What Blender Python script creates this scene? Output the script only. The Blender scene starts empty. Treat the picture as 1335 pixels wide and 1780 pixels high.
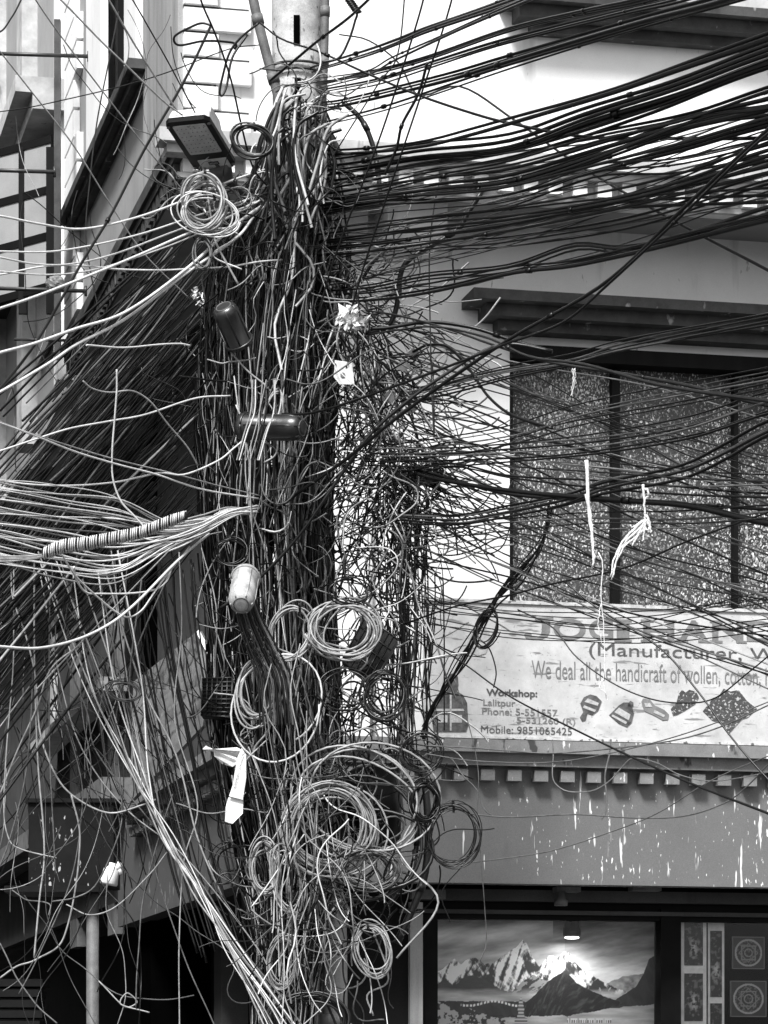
import bpy, math, random
import numpy as np
from mathutils import Vector
random.seed(7)
rng = np.random.default_rng(7)
C = bpy.context.scene.collection
# ------------------------------------------------------------------ camera model (a level, shifted lens)
F, CX, HY, CAMZ = 5345.0, 667.5, 1880.0, 1.6
def P(px, py, Y):
    return np.array(((px - CX) / F * Y, Y, CAMZ + (HY - py) / F * Y))
def PW(w, Y):
    return w / 2.0 / F * Y          # radius of a thing w pixels thick at distance Y
cam_d = bpy.data.cameras.new('camera'); cam = bpy.data.objects.new('camera', cam_d); C.objects.link(cam)
cam.location = (0, 0, CAMZ); cam.rotation_euler = (math.pi / 2, 0, 0)
cam_d.sensor_fit = 'VERTICAL'; cam_d.sensor_height = 36.0; cam_d.lens = F / 1780 * 36.0
cam_d.shift_y = (HY - 890) / 1780.0
cam_d.clip_end = 500
bpy.context.scene.camera = cam
# ------------------------------------------------------------------ materials
M = {}
def mat(name, c1, c2=None, rough=.8, scale=4.0, stretch=(1, 1, 1), bump=0.0, detail=6, spec=.4, lo=.35, hi=.65,
        spots=None, metal=0.0, fine=0.0):
    m = bpy.data.materials.new(name); m.use_nodes = True
    nt = m.node_tree; N = nt.nodes; L = nt.links
    b = N['Principled BSDF']
    b.inputs['Roughness'].default_value = rough; b.inputs['Metallic'].default_value = metal
    b.inputs['Specular IOR Level'].default_value = spec
    g = N.new('ShaderNodeNewGeometry')
    mp = N.new('ShaderNodeMapping'); mp.inputs['Scale'].default_value = stretch
    L.new(g.outputs['Position'], mp.inputs['Vector'])
    n = N.new('ShaderNodeTexNoise'); n.inputs['Scale'].default_value = scale; n.inputs['Detail'].default_value = detail
    n.inputs['Roughness'].default_value = .65
    L.new(mp.outputs[0], n.inputs['Vector'])
    r = N.new('ShaderNodeMapRange'); r.inputs['From Min'].default_value = lo; r.inputs['From Max'].default_value = hi
    L.new(n.outputs['Fac'], r.inputs['Value'])
    mx = N.new('ShaderNodeMix'); mx.data_type = 'RGBA'
    c2 = c1 if c2 is None else c2
    mx.inputs['A'].default_value = (c1, c1, c1, 1); mx.inputs['B'].default_value = (c2, c2, c2, 1)
    L.new(r.outputs[0], mx.inputs['Factor'])
    out = mx.outputs['Result']
    if fine:
        n3 = N.new('ShaderNodeTexNoise'); n3.inputs['Scale'].default_value = 160; n3.inputs['Detail'].default_value = 2
        L.new(g.outputs['Position'], n3.inputs['Vector'])
        r3 = N.new('ShaderNodeMapRange'); r3.inputs['From Min'].default_value = .3; r3.inputs['From Max'].default_value = .7
        r3.inputs['To Min'].default_value = 1 - fine; r3.inputs['To Max'].default_value = 1 + fine
        L.new(n3.outputs['Fac'], r3.inputs['Value'])
        vm = N.new('ShaderNodeVectorMath'); vm.operation = 'SCALE'
        L.new(out, vm.inputs[0]); L.new(r3.outputs[0], vm.inputs['Scale']); out = vm.outputs[0]
    for sp in (spots or []):
        # (colour, scale, stretch, threshold, softness, zlo, zhi): splashes of another paint
        col, sc, st, th, so = sp[:5]
        mp2 = N.new('ShaderNodeMapping'); mp2.inputs['Scale'].default_value = st
        L.new(g.outputs['Position'], mp2.inputs['Vector'])
        n2 = N.new('ShaderNodeTexNoise'); n2.inputs['Scale'].default_value = sc; n2.inputs['Detail'].default_value = 3
        L.new(mp2.outputs[0], n2.inputs['Vector'])
        val = n2.outputs['Fac']
        if len(sp) > 5:
            n4 = N.new('ShaderNodeTexNoise'); n4.inputs['Scale'].default_value = sp[5]; n4.inputs['Detail'].default_value = 1
            L.new(g.outputs['Position'], n4.inputs['Vector'])
            ma = N.new('ShaderNodeMath'); ma.operation = 'MULTIPLY_ADD'
            ma.inputs[1].default_value = .28; L.new(n4.outputs['Fac'], ma.inputs[0]); L.new(val, ma.inputs[2])
            ms = N.new('ShaderNodeMath'); ms.operation = 'SUBTRACT'; L.new(ma.outputs[0], ms.inputs[0]); ms.inputs[1].default_value = .14
            val = ms.outputs[0]
        r2 = N.new('ShaderNodeMapRange'); r2.inputs['From Min'].default_value = th; r2.inputs['From Max'].default_value = th + so
        L.new(val, r2.inputs['Value'])
        m2 = N.new('ShaderNodeMix'); m2.data_type = 'RGBA'
        m2.inputs['B'].default_value = (col, col, col, 1)
        L.new(out, m2.inputs['A']); L.new(r2.outputs[0], m2.inputs['Factor'])
        out = m2.outputs['Result']
    L.new(out, b.inputs['Base Color'])
    if bump:
        bp = N.new('ShaderNodeBump'); bp.inputs['Strength'].default_value = bump; bp.inputs['Distance'].default_value = .02
        L.new(n.outputs['Fac'], bp.inputs['Height']); L.new(bp.outputs[0], b.inputs['Normal'])
    M[name] = m
    return m
ST = (1, 1, .08)
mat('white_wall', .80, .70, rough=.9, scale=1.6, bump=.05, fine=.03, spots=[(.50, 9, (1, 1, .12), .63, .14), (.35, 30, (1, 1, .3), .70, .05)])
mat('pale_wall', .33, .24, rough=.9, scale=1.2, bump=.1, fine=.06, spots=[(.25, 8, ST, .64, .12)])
mat('weathered_plaster', .34, .20, rough=.9, scale=7, stretch=(1, 1, .1), bump=.2, fine=.12, spots=[(.12, 22, (1, 1, .1), .66, .05)])
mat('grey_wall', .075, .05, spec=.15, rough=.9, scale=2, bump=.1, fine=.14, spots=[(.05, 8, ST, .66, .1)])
mat('shade_wall', .012, .008, spec=.1, rough=.9, scale=2, bump=.1, fine=.2)  # near black: shade of the narrow street is put into the colour
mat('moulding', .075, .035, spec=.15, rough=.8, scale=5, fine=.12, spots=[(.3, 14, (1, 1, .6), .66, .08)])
mat('pale_moulding', .5, .3, rough=.8, scale=5, fine=.06, spots=[(.15, 14, (1, 1, .2), .66, .08)])
mat('grey_fascia', .15, .125, rough=.55, scale=1.5, fine=.13,
    spots=[(.7, 30, (1, 1, .10), .645, .03, .9), (.8, 60, (1, 1, .28), .665, .03, .9), (.06, 5, (1, 1, .3), .64, .3)])
mat('side_fascia_shaded', .105, .085, rough=.6, scale=1.5, fine=.2, spots=[(.5, 34, (1, 1, .2), .67, .03, .9)])  # darker copy of the fascia grey, side street shade in the colour
mat('grey_ledge', .22, .15, rough=.7, scale=6, fine=.14, spots=[(.65, 34, (1, 1, .35), .66, .03), (.05, 12, (1, 1, .5), .66, .05)])
mat('dark_wood', .006, .003, spec=.12, rough=.7, scale=8, stretch=ST, fine=.1)
mat('black_frame', .002, .005, spec=.1, rough=.6, scale=6)
mat('dusty_glass', .016, .05, rough=.5, scale=1.5, stretch=(1, 1, .3), fine=.4, detail=8,
    spots=[(.22, 70, (1, 1, .8), .52, .12, 1.1), (.6, 95, (1, 1, .7), .60, .05, 1.6), (.75, 45, (1, 1, .7), .68, .04, 2)])
mat('dark_glass', .004, .008, spec=.2, rough=.2, scale=2)
mat('interior_dark', .001, .002, spec=.0, rough=.9, scale=2)  # near black: darkness of rooms, gap and pole slots put into the colour
mat('concrete', .50, .26, rough=.9, scale=7, bump=.3, fine=.15, spots=[(.05, 16, (1, 1, .5), .63, .06), (.10, 60, (1, 1, 1), .66, .05)])
mat('rust_pipe', .13, .07, rough=.6, scale=12, bump=.1, fine=.2)
mat('pale_pipe', .42, .25, rough=.5, scale=10, stretch=ST, fine=.1)
mat('sign_board', .56, .40, rough=.6, scale=5, bump=.1, fine=.06, detail=10,
    spots=[(.20, 16, (.35, .35, 2.2), .62, .04), (.30, 45, (1, 1, 1), .66, .03), (.28, 4, (1, 1, 1.5), .60, .2)])
mat('sign_board_edge', .6, .35, rough=.7, scale=20, spots=[(.1, 30, (1, 1, 1), .6, .05)])
mat('old_sign', .19, .09, rough=.7, scale=6, bump=.1, fine=.15)
mat('ink_grey', .13, .20, rough=.7, scale=18, fine=.1)
mat('ink_dark', .04, .12, rough=.7, scale=30, fine=.1)
mat('ink_pale', .30, .48, rough=.7, scale=12, fine=.1)
mat('knit_dark', .04, .08, rough=.9, scale=60, spots=[(.42, 70, (1, 1, 1), .58, .04)])
mat('knit_pale', .5, .3, rough=.9, scale=60)
mat('rubber_black', .002, .004, rough=.33, scale=18, spec=.34)
mat('rubber_dark', .004, .012, rough=.36, scale=22, spec=.45)
mat('rubber_grey', .045, .11, rough=.5, scale=22)
mat('rubber_pale', .32, .17, rough=.42, scale=22)
mat('rubber_white', .62, .45, rough=.45, scale=22)
mat('plastic_black', .003, .008, rough=.36, scale=10, fine=.2, spec=.2)
mat('plastic_grey', .16, .07, rough=.5, scale=10, fine=.1)
mat('plastic_white', .75, .5, rough=.5, scale=14)
mat('metal_dark', .03, .06, rough=.4, scale=10, metal=.3)
mat('lamp_lens', .62, .45, rough=.35, scale=16, spots=[(.05, 60, (1, 1, 1), .66, .04)])
mat('paper', .72, .55, rough=.8, scale=16, bump=.3)
mat('asphalt', .05, .04, rough=.9, scale=9, bump=.2)
mat('pavement', .18, .12, rough=.9, scale=4, bump=.2)
mat('splashed_black', .004, .009, spec=.12, rough=.6, scale=6, spots=[(.4, 40, (1, 1, .4), .66, .03, 2)])
mat('rope', .75, .5, rough=.9, scale=40, bump=.4)
def emit(name, c, s):
    m = bpy.data.materials.new(name); m.use_nodes = True; b = m.node_tree.nodes['Principled BSDF']
    b.inputs['Base Color'].default_value = (c, c, c, 1)
    b.inputs['Emission Color'].default_value = (c, c, c, 1); b.inputs['Emission Strength'].default_value = s; M[name] = m
mat('case_black', .010, .02, rough=.32, scale=10, fine=.2, spec=.6)
mat('case_grey', .42, .2, rough=.45, scale=14, stretch=(1, 1, .4), fine=.15)
emit('lit_lamp', 1.0, 3.0)
m = bpy.data.materials.new('shop_glass'); m.use_nodes = True; nt = m.node_tree
nt.nodes.remove(nt.nodes['Principled BSDF'])
tr = nt.nodes.new('ShaderNodeBsdfTransparent'); gl = nt.nodes.new('ShaderNodeBsdfGlossy'); gl.inputs['Roughness'].default_value = .05
fr_ = nt.nodes.new('ShaderNodeFresnel'); fr_.inputs['IOR'].default_value = 1.3; mi = nt.nodes.new('ShaderNodeMixShader')
nt.links.new(fr_.outputs[0], mi.inputs[0]); nt.links.new(tr.outputs[0], mi.inputs[1]); nt.links.new(gl.outputs[0], mi.inputs[2])
nt.links.new(mi.outputs[0], nt.nodes['Material Output'].inputs['Surface']); M['shop_glass'] = m
m = bpy.data.materials.new('painted_canvas'); m.use_nodes = True; nt = m.node_tree
at = nt.nodes.new('ShaderNodeAttribute'); at.attribute_name = 'Col'
nt.links.new(at.outputs['Color'], nt.nodes['Principled BSDF'].inputs['Base Color'])
nt.nodes['Principled BSDF'].inputs['Roughness'].default_value = .6; M['painted_canvas'] = m
# ------------------------------------------------------------------ mesh building
class MB:
    def __init__(s): s.v = []; s.f = []; s.mi = []; s.n = 0; s.smooth = False
    def add(s, vs, fs, mi=0):
        b = s.n; s.v.append(np.asarray(vs, float)); s.n += len(vs)
        s.f.extend([tuple(b + i for i in f) for f in fs]); s.mi.extend([mi] * len(fs))
    def hexa(s, p, mi=0):   # p: 8 points, bottom 4 then top 4
        s.add(p, [(0, 3, 2, 1), (4, 5, 6, 7), (0, 1, 5, 4), (1, 2, 6, 5), (2, 3, 7, 6), (3, 0, 4, 7)], mi)
    def box(s, c, h, mi=0):
        c = np.array(c, float); h = np.array(h, float)
        sg = [(-1, -1, -1), (1, -1, -1), (1, 1, -1), (-1, 1, -1), (-1, -1, 1), (1, -1, 1), (1, 1, 1), (-1, 1, 1)]
        s.hexa([c + h * np.array(q) for q in sg], mi)
    def tube(s, pts, r, k=6, mi=0, cap=True):
        pts = np.asarray(pts, float); n = len(pts)
        t = np.gradient(pts, axis=0); t /= np.linalg.norm(t, axis=1)[:, None] + 1e-12
        ref = np.array((0.02, 1.0, 0.03)) if abs(t[:, 1]).mean() < .85 else np.array((.02, .03, 1.0))
        a = np.cross(t, ref); a /= np.linalg.norm(a, axis=1)[:, None] + 1e-12
        b = np.cross(t, a)
        rr = np.broadcast_to(np.asarray(r, float), (n,))
        th = np.arange(k) * 2 * math.pi / k
        ring = (a[:, None, :] * np.cos(th)[None, :, None] + b[:, None, :] * np.sin(th)[None, :, None]) * rr[:, None, None] + pts[:, None, :]
        fs = []
        for i in range(n - 1):
            for j in range(k):
                q = (j + 1) % k
                fs.append((i * k + j, i * k + q, (i + 1) * k + q, (i + 1) * k + j))
        if cap: fs.append(tuple(range(k - 1, -1, -1))); fs.append(tuple((n - 1) * k + j for j in range(k)))
        s.add(ring.reshape(-1, 3), fs, mi); s.smooth = True
    def lathe(s, base, axis, prof, k=24, mi=0):   # prof: (distance along axis, radius)
        axis = np.array(axis, float); axis /= np.linalg.norm(axis); base = np.array(base, float)
        pts = [base + axis * d for d, r in prof]
        ref = np.array((0, 0, 1.0)) if abs(axis[2]) < .8 else np.array((1.0, 0, 0))
        a = np.cross(axis, ref); a /= np.linalg.norm(a); b = np.cross(axis, a)
        vs = []
        for p, (d, r) in zip(pts, prof):
            for j in range(k):
                t = 2 * math.pi * j / k; vs.append(p + (a * math.cos(t) + b * math.sin(t)) * r)
        n = len(prof); fs = [(i * k + j, i * k + (j + 1) % k, (i + 1) * k + (j + 1) % k, (i + 1) * k + j) for i in range(n - 1) for j in range(k)]
        fs.append(tuple(range(k - 1, -1, -1))); fs.append(tuple((n - 1) * k + j for j in range(k)))
        s.add(vs, fs, mi); s.smooth = True
    def prism(s, front, back, mi=0):
        n = len(front); s.add(list(front) + list(back), [tuple(range(n)), tuple(range(2 * n - 1, n - 1, -1))] +
                              [(i, n + i, n + (i + 1) % n, (i + 1) % n) for i in range(n)], mi)
    def build(s, name, mats, parent=None):
        V = np.concatenate(s.v)
        if parent is not None: off = np.array(parent['_w'] if '_w' in parent else parent.matrix_world.translation)
        else: off = np.array(((V[:, 0].min() + V[:, 0].max()) / 2, (V[:, 1].min() + V[:, 1].max()) / 2, V[:, 2].min()))
        me = bpy.data.meshes.new(name); me.from_pydata((V - off).tolist(), [], s.f)
        mats = mats if isinstance(mats, (list, tuple)) else [mats]
        for q in mats: me.materials.append(M[q])
        if len(mats) > 1: me.polygons.foreach_set('material_index', s.mi)
        if s.smooth:
            me.polygons.foreach_set('use_smooth', [len(f) <= 4 for f in s.f])
        me.update()
        o = bpy.data.objects.new(name, me); C.objects.link(o)
        if parent is None: o.location = off
        else: o.parent = parent
        W[o.name] = off
        return o
W = {}
_b = MB.build
def build(s, name, mats, parent=None):
    if parent is None: return _b(s, name, mats)
    class Q(dict): pass
    V = np.concatenate(s.v); off = W[parent.name]
    me = bpy.data.meshes.new(name); me.from_pydata((V - off).tolist(), [], s.f)
    mats = mats if isinstance(mats, (list, tuple)) else [mats]
    for q in mats: me.materials.append(M[q])
    if len(mats) > 1: me.polygons.foreach_set('material_index', s.mi)
    if s.smooth: me.polygons.foreach_set('use_smooth', [len(f) <= 4 for f in s.f])
    me.update(); o = bpy.data.objects.new(name, me); C.objects.link(o); o.parent = parent
    W[o.name] = off
    return o
MB.build = build
def tag(o, label=None, cat=None, group=None, kind=None):
    if label: o['label'] = label
    if cat: o['category'] = cat
    if group: o['group'] = group
    if kind: o['kind'] = kind
    return o
def thing(name, loc, label, cat, group=None):
    o = bpy.data.objects.new(name, None); C.objects.link(o); o.location = loc; o.empty_display_size = .1
    W[o.name] = np.array(loc, float)
    return tag(o, label, cat, group)
def spline(cp, n):
    cp = np.asarray(cp, float)
    if len(cp) == 2: return cp[0] + (cp[1] - cp[0]) * np.linspace(0, 1, n)[:, None]
    d = np.r_[0, np.cumsum(np.linalg.norm(np.diff(cp, axis=0), axis=1) ** .5)]
    T = np.linspace(0, d[-1], n); m = np.zeros_like(cp)
    m[1:-1] = (cp[2:] - cp[:-2]) / (d[2:] - d[:-2])[:, None]
    m[0] = (cp[1] - cp[0]) / (d[1] - d[0]); m[-1] = (cp[-1] - cp[-2]) / (d[-1] - d[-2])
    out = []
    for t in T:
        i = min(max(np.searchsorted(d, t) - 1, 0), len(cp) - 2); h = d[i + 1] - d[i]; u = (t - d[i]) / h
        out.append((2*u**3-3*u**2+1)*cp[i] + (u**3-2*u**2+u)*h*m[i] + (-2*u**3+3*u**2)*cp[i+1] + (u**3-u**2)*h*m[i+1])
    return np.array(out)
def prs(t):
    return [tuple(float(q) for q in a.split(',')) for a in t.split()]
# ------------------------------------------------------------------ the two facades of the corner building
class Frame:
    def __init__(s, o, a, n): s.o = np.array(o, float); s.a = np.array(a, float); s.n = np.array(n, float)
    def W(s, q, n, z): p = s.o + s.a * q + s.n * n; return np.array((p[0], p[1], z))
    def sz(s, px, py, n=0):
        k = (px - CX) / F; o = s.o + s.n * n
        q = (k * o[1] - o[0]) / (s.a[0] - k * s.a[1]); Y = o[1] + q * s.a[1]
        return q, CAMZ + (HY - py) / F * Y
    def z(s, px, py, n=0): return s.sz(px, py, n)[1]
    def s_(s, px, n=0): return s.sz(px, 0, n)[0]
    def bx(s, mb, s0, s1, n0, n1, z0, z1, mi=0):
        if s0 > s1: s0, s1 = s1, s0
        if z0 > z1: z0, z1 = z1, z0
        mb.hexa([s.W(s0, n1, z0), s.W(s1, n1, z0), s.W(s1, n0, z0), s.W(s0, n0, z0),
                 s.W(s0, n1, z1), s.W(s1, n1, z1), s.W(s1, n0, z1), s.W(s0, n0, z1)], mi)
    def pb(s, mb, px0, px1, py0, py1, n0, n1, mi=0, ref=None):      # a box given by what it spans in the photo on plane n1
        r = px0 if ref is None else ref
        s.bx(mb, s.s_(px0, n1), s.s_(px1, n1), n0, n1, s.z(r, py0, n1), s.z(r, py1, n1), mi)
    def poly(s, mb, pts, n, t=.003, mi=0):
        q = [s.sz(x, y, n) for x, y in pts]
        mb.prism([s.W(a, n, b) for a, b in q], [s.W(a, n - t, b) for a, b in q], mi)
LC = math.hypot(.2294, 1); ux, uy = 1 / LC, .2294 / LC
YC = 17.6; CO = ((318 - CX) / F * YC, YC)
R = Frame(CO, (ux, uy), (uy, -ux))
Lf = Frame(CO, (-uy, ux), (-ux, -uy))
def one(fr, name, m_, parent, *boxes):
    mb = MB()
    for b in boxes: fr.pb(mb, *b[:8], **(b[8] if len(b) > 8 else {}))
    return mb.build(name, m_, parent)
# ------------------------------------------------------------------ setting
mb = MB(); mb.box((0, 20, -.05), (60, 60, .05)); tag(mb.build('road', 'asphalt'), kind='structure')
NM, NF = -.65, -.50          # planes of the middle wall and of the fascia below it (upper storey is plane 0)
SR = 9.0                      # length of the building to the right
SL = Lf.s_(122)               # depth of the building on the side street
ZT = 11.5
zU = R.z(890, 336)            # underside of the overhanging upper storey
zFt, zFb = R.z(890, 1288, NF), R.z(890, 1536, NF)
bld = thing('corner_building', (CO[0] + 2, CO[1] + 2, 0), 'pale three storey corner building with overhanging upper floor, dentil cornices and a shop below', 'building')
mb = MB()
# pavement round the building
pv = MB(); R.bx(pv, -1.6, SR + 1, -1.5, 1.2, 0.004, .14); tag(pv.build('pavement', 'pavement'), kind='structure')
# upper storey, with real window openings (right facade plane 0)
wx0, wx1 = R.s_(930), R.s_(1345) + 1.2; z1t = R.z(890, 4)     # upper window on the right facade
lx0, lx1 = Lf.s_(226), Lf.s_(165); zls = Lf.z(255, 112)       # upper window on the side facade
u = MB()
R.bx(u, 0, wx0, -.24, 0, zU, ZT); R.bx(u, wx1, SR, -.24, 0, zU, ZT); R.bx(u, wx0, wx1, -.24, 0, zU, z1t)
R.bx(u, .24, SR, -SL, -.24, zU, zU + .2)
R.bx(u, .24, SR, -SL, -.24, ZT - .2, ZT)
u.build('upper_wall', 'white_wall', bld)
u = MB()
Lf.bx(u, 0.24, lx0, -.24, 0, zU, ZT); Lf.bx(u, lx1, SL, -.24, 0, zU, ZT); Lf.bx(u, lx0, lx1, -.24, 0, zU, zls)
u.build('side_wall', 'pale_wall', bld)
# quoins on the right facade corner
q = MB(); ys = [-85, -38, 12, 56, 101, 147, 192, 238]; ends = [438, 378, 436, 380, 437, 379, 436, 378]
for i in range(len(ys) - 1):
    R.bx(q, .0, R.s_(ends[i], .045), .0, .045, R.z(318, ys[i + 1] - 3), R.z(318, ys[i] + 4))
q.build('quoin_blocks', 'white_wall', bld)
q = MB()
for i, y in enumerate(ys): R.bx(q, .0, R.s_(ends[i] - 4), .0, .012, R.z(318, y + 4), R.z(318, y - 3))
q.build('dirty_joints', 'moulding', bld)
# upper window right: frame, glass, stepped sill
w = MB(); R.bx(w, wx0, wx1, -.2, -.16, z1t, ZT); wf = w.build('window', 'dark_glass', bld)
w = MB()
for a in np.linspace(wx0, wx1 - .07, 4): R.bx(w, a, a + .07, -.159, -.08, z1t, ZT)
w.build('frame', 'dark_wood', wf)
w = MB()
def stepped(fr, mb, px_list, top, hs, ns, n_base, s_end, zref_px):
    """stepped moulding, widest at the top"""
    z = fr.z(zref_px, top, n_base)
    for px, h, n in zip(px_list, hs, ns):
        fr.bx(mb, fr.s_(px, n_base + n), s_end, n_base, n_base + n, z - h, z); z -= h + .0
stepped(R, w, [884, 903, 925], 4, [.055, .075, .06], [.24, .17, .09], 0, wx1 + .4, 884)
w.build('window_sill', 'moulding', bld)
w = MB(); R.bx(w, wx0 - .07, wx0, 0, .03, z1t + .01, ZT - .3); R.bx(w, R.s_(1130), R.s_(1130) + 2, .0, .05, z1t + .01, z1t + .12); w.build('window_surround', 'pale_moulding', bld)
# dentil cornice, both sides
def cornice(tz, lev, m1, m2, n0, pitch, dw, name, s0r, s0l, s1l, dz, m3=None, kl=1.0):
    a = MB(); b = MB()
    for (h0, h1, n) in lev:
        R.bx(a, s0r - n, SR, n0, n0 + n, tz - h1, tz - h0); Lf.bx(b, s0l, s1l, n0, n0 + n * kl, tz - h1, tz - h0)
    o1 = a.build(name, m1, bld); o2 = b.build(name, m2, bld)
    a = MB(); b = MB()
    x = s0r + .05
    while x < min(SR, 6.5): a = MB(); R.bx(a, x, x + dw, n0 + .001, n0 + dz[2], tz - dz[1], tz - dz[0]); a.build('dentil', m3 or m1, o1); x += pitch
    x = s0l + .1
    while x < s1l: b = MB(); Lf.bx(b, x, x + dw, n0 + .001, n0 + dz[2] * kl, tz - dz[1], tz - dz[0]); b.build('dentil', m2, o2); x += pitch
zc = R.z(890, 262, .16)
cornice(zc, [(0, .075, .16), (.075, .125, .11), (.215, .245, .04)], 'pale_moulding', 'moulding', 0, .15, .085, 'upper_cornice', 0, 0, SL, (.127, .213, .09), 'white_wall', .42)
# middle wall
MS, ML = -NM, -NM
w0, w1 = R.s_(886, NM), SR; zw0, zw1 = R.z(886, 600, NM), zFt - .1
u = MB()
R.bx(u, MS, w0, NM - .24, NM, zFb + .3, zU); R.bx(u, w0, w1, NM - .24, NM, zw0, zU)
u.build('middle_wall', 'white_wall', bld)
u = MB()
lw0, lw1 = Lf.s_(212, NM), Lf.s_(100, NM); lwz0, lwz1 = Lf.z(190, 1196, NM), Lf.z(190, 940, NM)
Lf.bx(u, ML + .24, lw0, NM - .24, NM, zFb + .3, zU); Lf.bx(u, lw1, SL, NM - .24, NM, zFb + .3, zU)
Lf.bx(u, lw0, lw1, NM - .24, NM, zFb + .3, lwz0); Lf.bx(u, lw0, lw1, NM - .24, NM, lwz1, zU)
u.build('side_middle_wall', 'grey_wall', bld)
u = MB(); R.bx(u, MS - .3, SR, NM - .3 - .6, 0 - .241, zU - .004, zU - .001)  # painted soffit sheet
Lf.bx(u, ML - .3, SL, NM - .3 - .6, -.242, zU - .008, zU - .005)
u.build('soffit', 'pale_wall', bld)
# beam ends under the overhang
b = MB(); R.pb(b, 674, 778, 322, 404, NM, -.27); b.build('beam_end', 'white_wall', bld)
b = MB(); R.pb(b, 560, 640, 322, 400, NM, -.30); b.build('beam_end', 'pale_wall', bld)
# hood and window of the middle storey
h = MB(); stepped(R, h, [824, 846, 866], 522, [.062, .075, .065], [.30, .21, .13], NM, SR, 824); h.build('window_hood', 'moulding', bld)
wn = MB(); R.bx(wn, w0, w1, NM - .14, NM - .10, zw1, zw0); wn = wn.build('window', 'dusty_glass', bld)
f = MB()
def vbar(mb, px, w_, n0, n1, z0, z1): s = R.s_(px, n1); R.bx(mb, s - w_ / 2, s + w_ / 2, n0, n1, z0, z1)
R.bx(f, w0 + .001, w1, NM - .099, NM + .05, zw0 - .09, zw0 - .001); vbar(f, 1071, .05, NM - .099, NM - .04, zw1, zw0 - .1)
vbar(f, 1280, .025, NM - .099, NM - .03, zw1, zw0 - .1); vbar(f, 1480, .055, NM - .099, NM + .03, zw1, zw0 - .1)
vbar(f, 889, .02, NM - .099, NM - .01, zw1, zw0 - .1)
f.build('frame', 'dark_wood', wn)
mb = MB(); R.bx(mb, MS, w1, NM - 1.2, NM - .5, zFb + .3, zU - .3); mb.build('interior', 'interior_dark', bld)
# lower cornice and fascia
zl = R.z(890, 1286, NF + .14)
cornice(zl, [(0, .075, .14), (.075, .15, .09)], 'grey_ledge', 'grey_ledge', NF, .166, .085, 'lower_cornice', -NF, -NF, SL - .05, (.172, .238, .07), 'grey_ledge')
fr2 = MB(); R.bx(fr2, -NF, SR, NF - .15, NF, zFb, zl - .001); R.bx(fr2, -NF + .15, SR, NF - .5, NF - .151, zFb + .08, zFb + .29)
fr2.build('fascia', 'grey_fascia', bld)
sx = Lf.s_(205, NF)
fr2 = MB(); Lf.bx(fr2, -NF + .15, sx, NF - .15, NF, zFb, zl - .002); fr2.build('side_fascia', 'side_fascia_shaded', bld)
# upper side window: dark opening, jambs, sill with steps
w = MB(); Lf.bx(w, lx0, lx1, -.2, -.15, zls, ZT); ws = w.build('window', 'dark_glass', bld)
w = MB(); Lf.bx(w, lx0 + .0, lx0 + .12, -.149, -.01, zls, ZT); Lf.bx(w, (lx0 + lx1) / 2, (lx0 + lx1) / 2 + .12, -.149, -.04, zls, ZT); w.build('frame', 'dark_wood', ws)
for a_, b_ in ((250, 229), (188, 162)): w = MB(); Lf.bx(w, Lf.s_(a_), Lf.s_(b_), 0, .05, zls, ZT - .1); w.build('window_surround', 'white_wall', bld)
w = MB(); z = Lf.z(222, 101, .14)
for (a, b_, n, h) in ((262, 134, .14, .06), (259, 137, .095, .05), (256, 140, .05, .035)):
    Lf.bx(w, Lf.s_(a), Lf.s_(b_), 0, n, z - h, z); z -= h
w.build('window_sill', 'moulding', bld)
w = MB(); Lf.bx(w, 0.001, Lf.s_(257), 0, .03, zU + .25, ZT); w.build('pilaster', 'weathered_plaster', bld)
q = MB(); z = zU + .3
while z < ZT - .3:
    Lf.bx(q, SL - .75 if int(z * 7) % 2 else SL - .55, SL, .0, .045, z, z + .19); z += .215
q.build('quoin_blocks', 'white_wall', bld)
# side window of the middle storey
w = MB(); Lf.bx(w, lw0, lw1, NM - .16, NM - .12, lwz0, lwz1); wv = w.build('window', 'dark_glass', bld)
w = MB()
for a in np.linspace(lw0, lw1 - .08, 5): Lf.bx(w, a, a + .08, NM - .119, NM - .02, lwz0, lwz1)
Lf.bx(w, lw0, lw1, NM - .118, NM - .03, lwz0 + .9, lwz0 + .97)
w.build('frame', 'old_sign', wv)
for a_, b_ in ((lw0 - .14, lw0), (lw1, lw1 + .3)): w = MB(); Lf.bx(w, a_, b_, NM, NM + .04, lwz0 - .05, lwz1); w.build('window_surround', 'pale_moulding', bld)
w = MB(); Lf.bx(w, lw0 - .35, lw1 + .35, NM, NM + .22, lwz0 - .16, lwz0 - .051); w.build('window_sill', 'pale_moulding', bld)
# ground floor: back wall, shop front, side shutter, columns
g = MB()
NS = -.95
R.bx(g, .9, R.s_(712, NS), NS - .2, NS, 0, zFb + .3)
Lf.bx(g, 1.2, SL, -1.25, -1.05, 0, zFb + .3); R.bx(g, .9, SR, -4, -3.8, 0, 4)
g.build('ground_floor_wall', 'shade_wall', bld)
for a_, b_, c_ in ((1.6, 1.78, -.9), (3.6, 3.9, -.85)): g = MB(); Lf.bx(g, a_, b_, -1.04, c_, 0, zFb + .2); g.build('wall_pier', 'grey_wall', bld)
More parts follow.
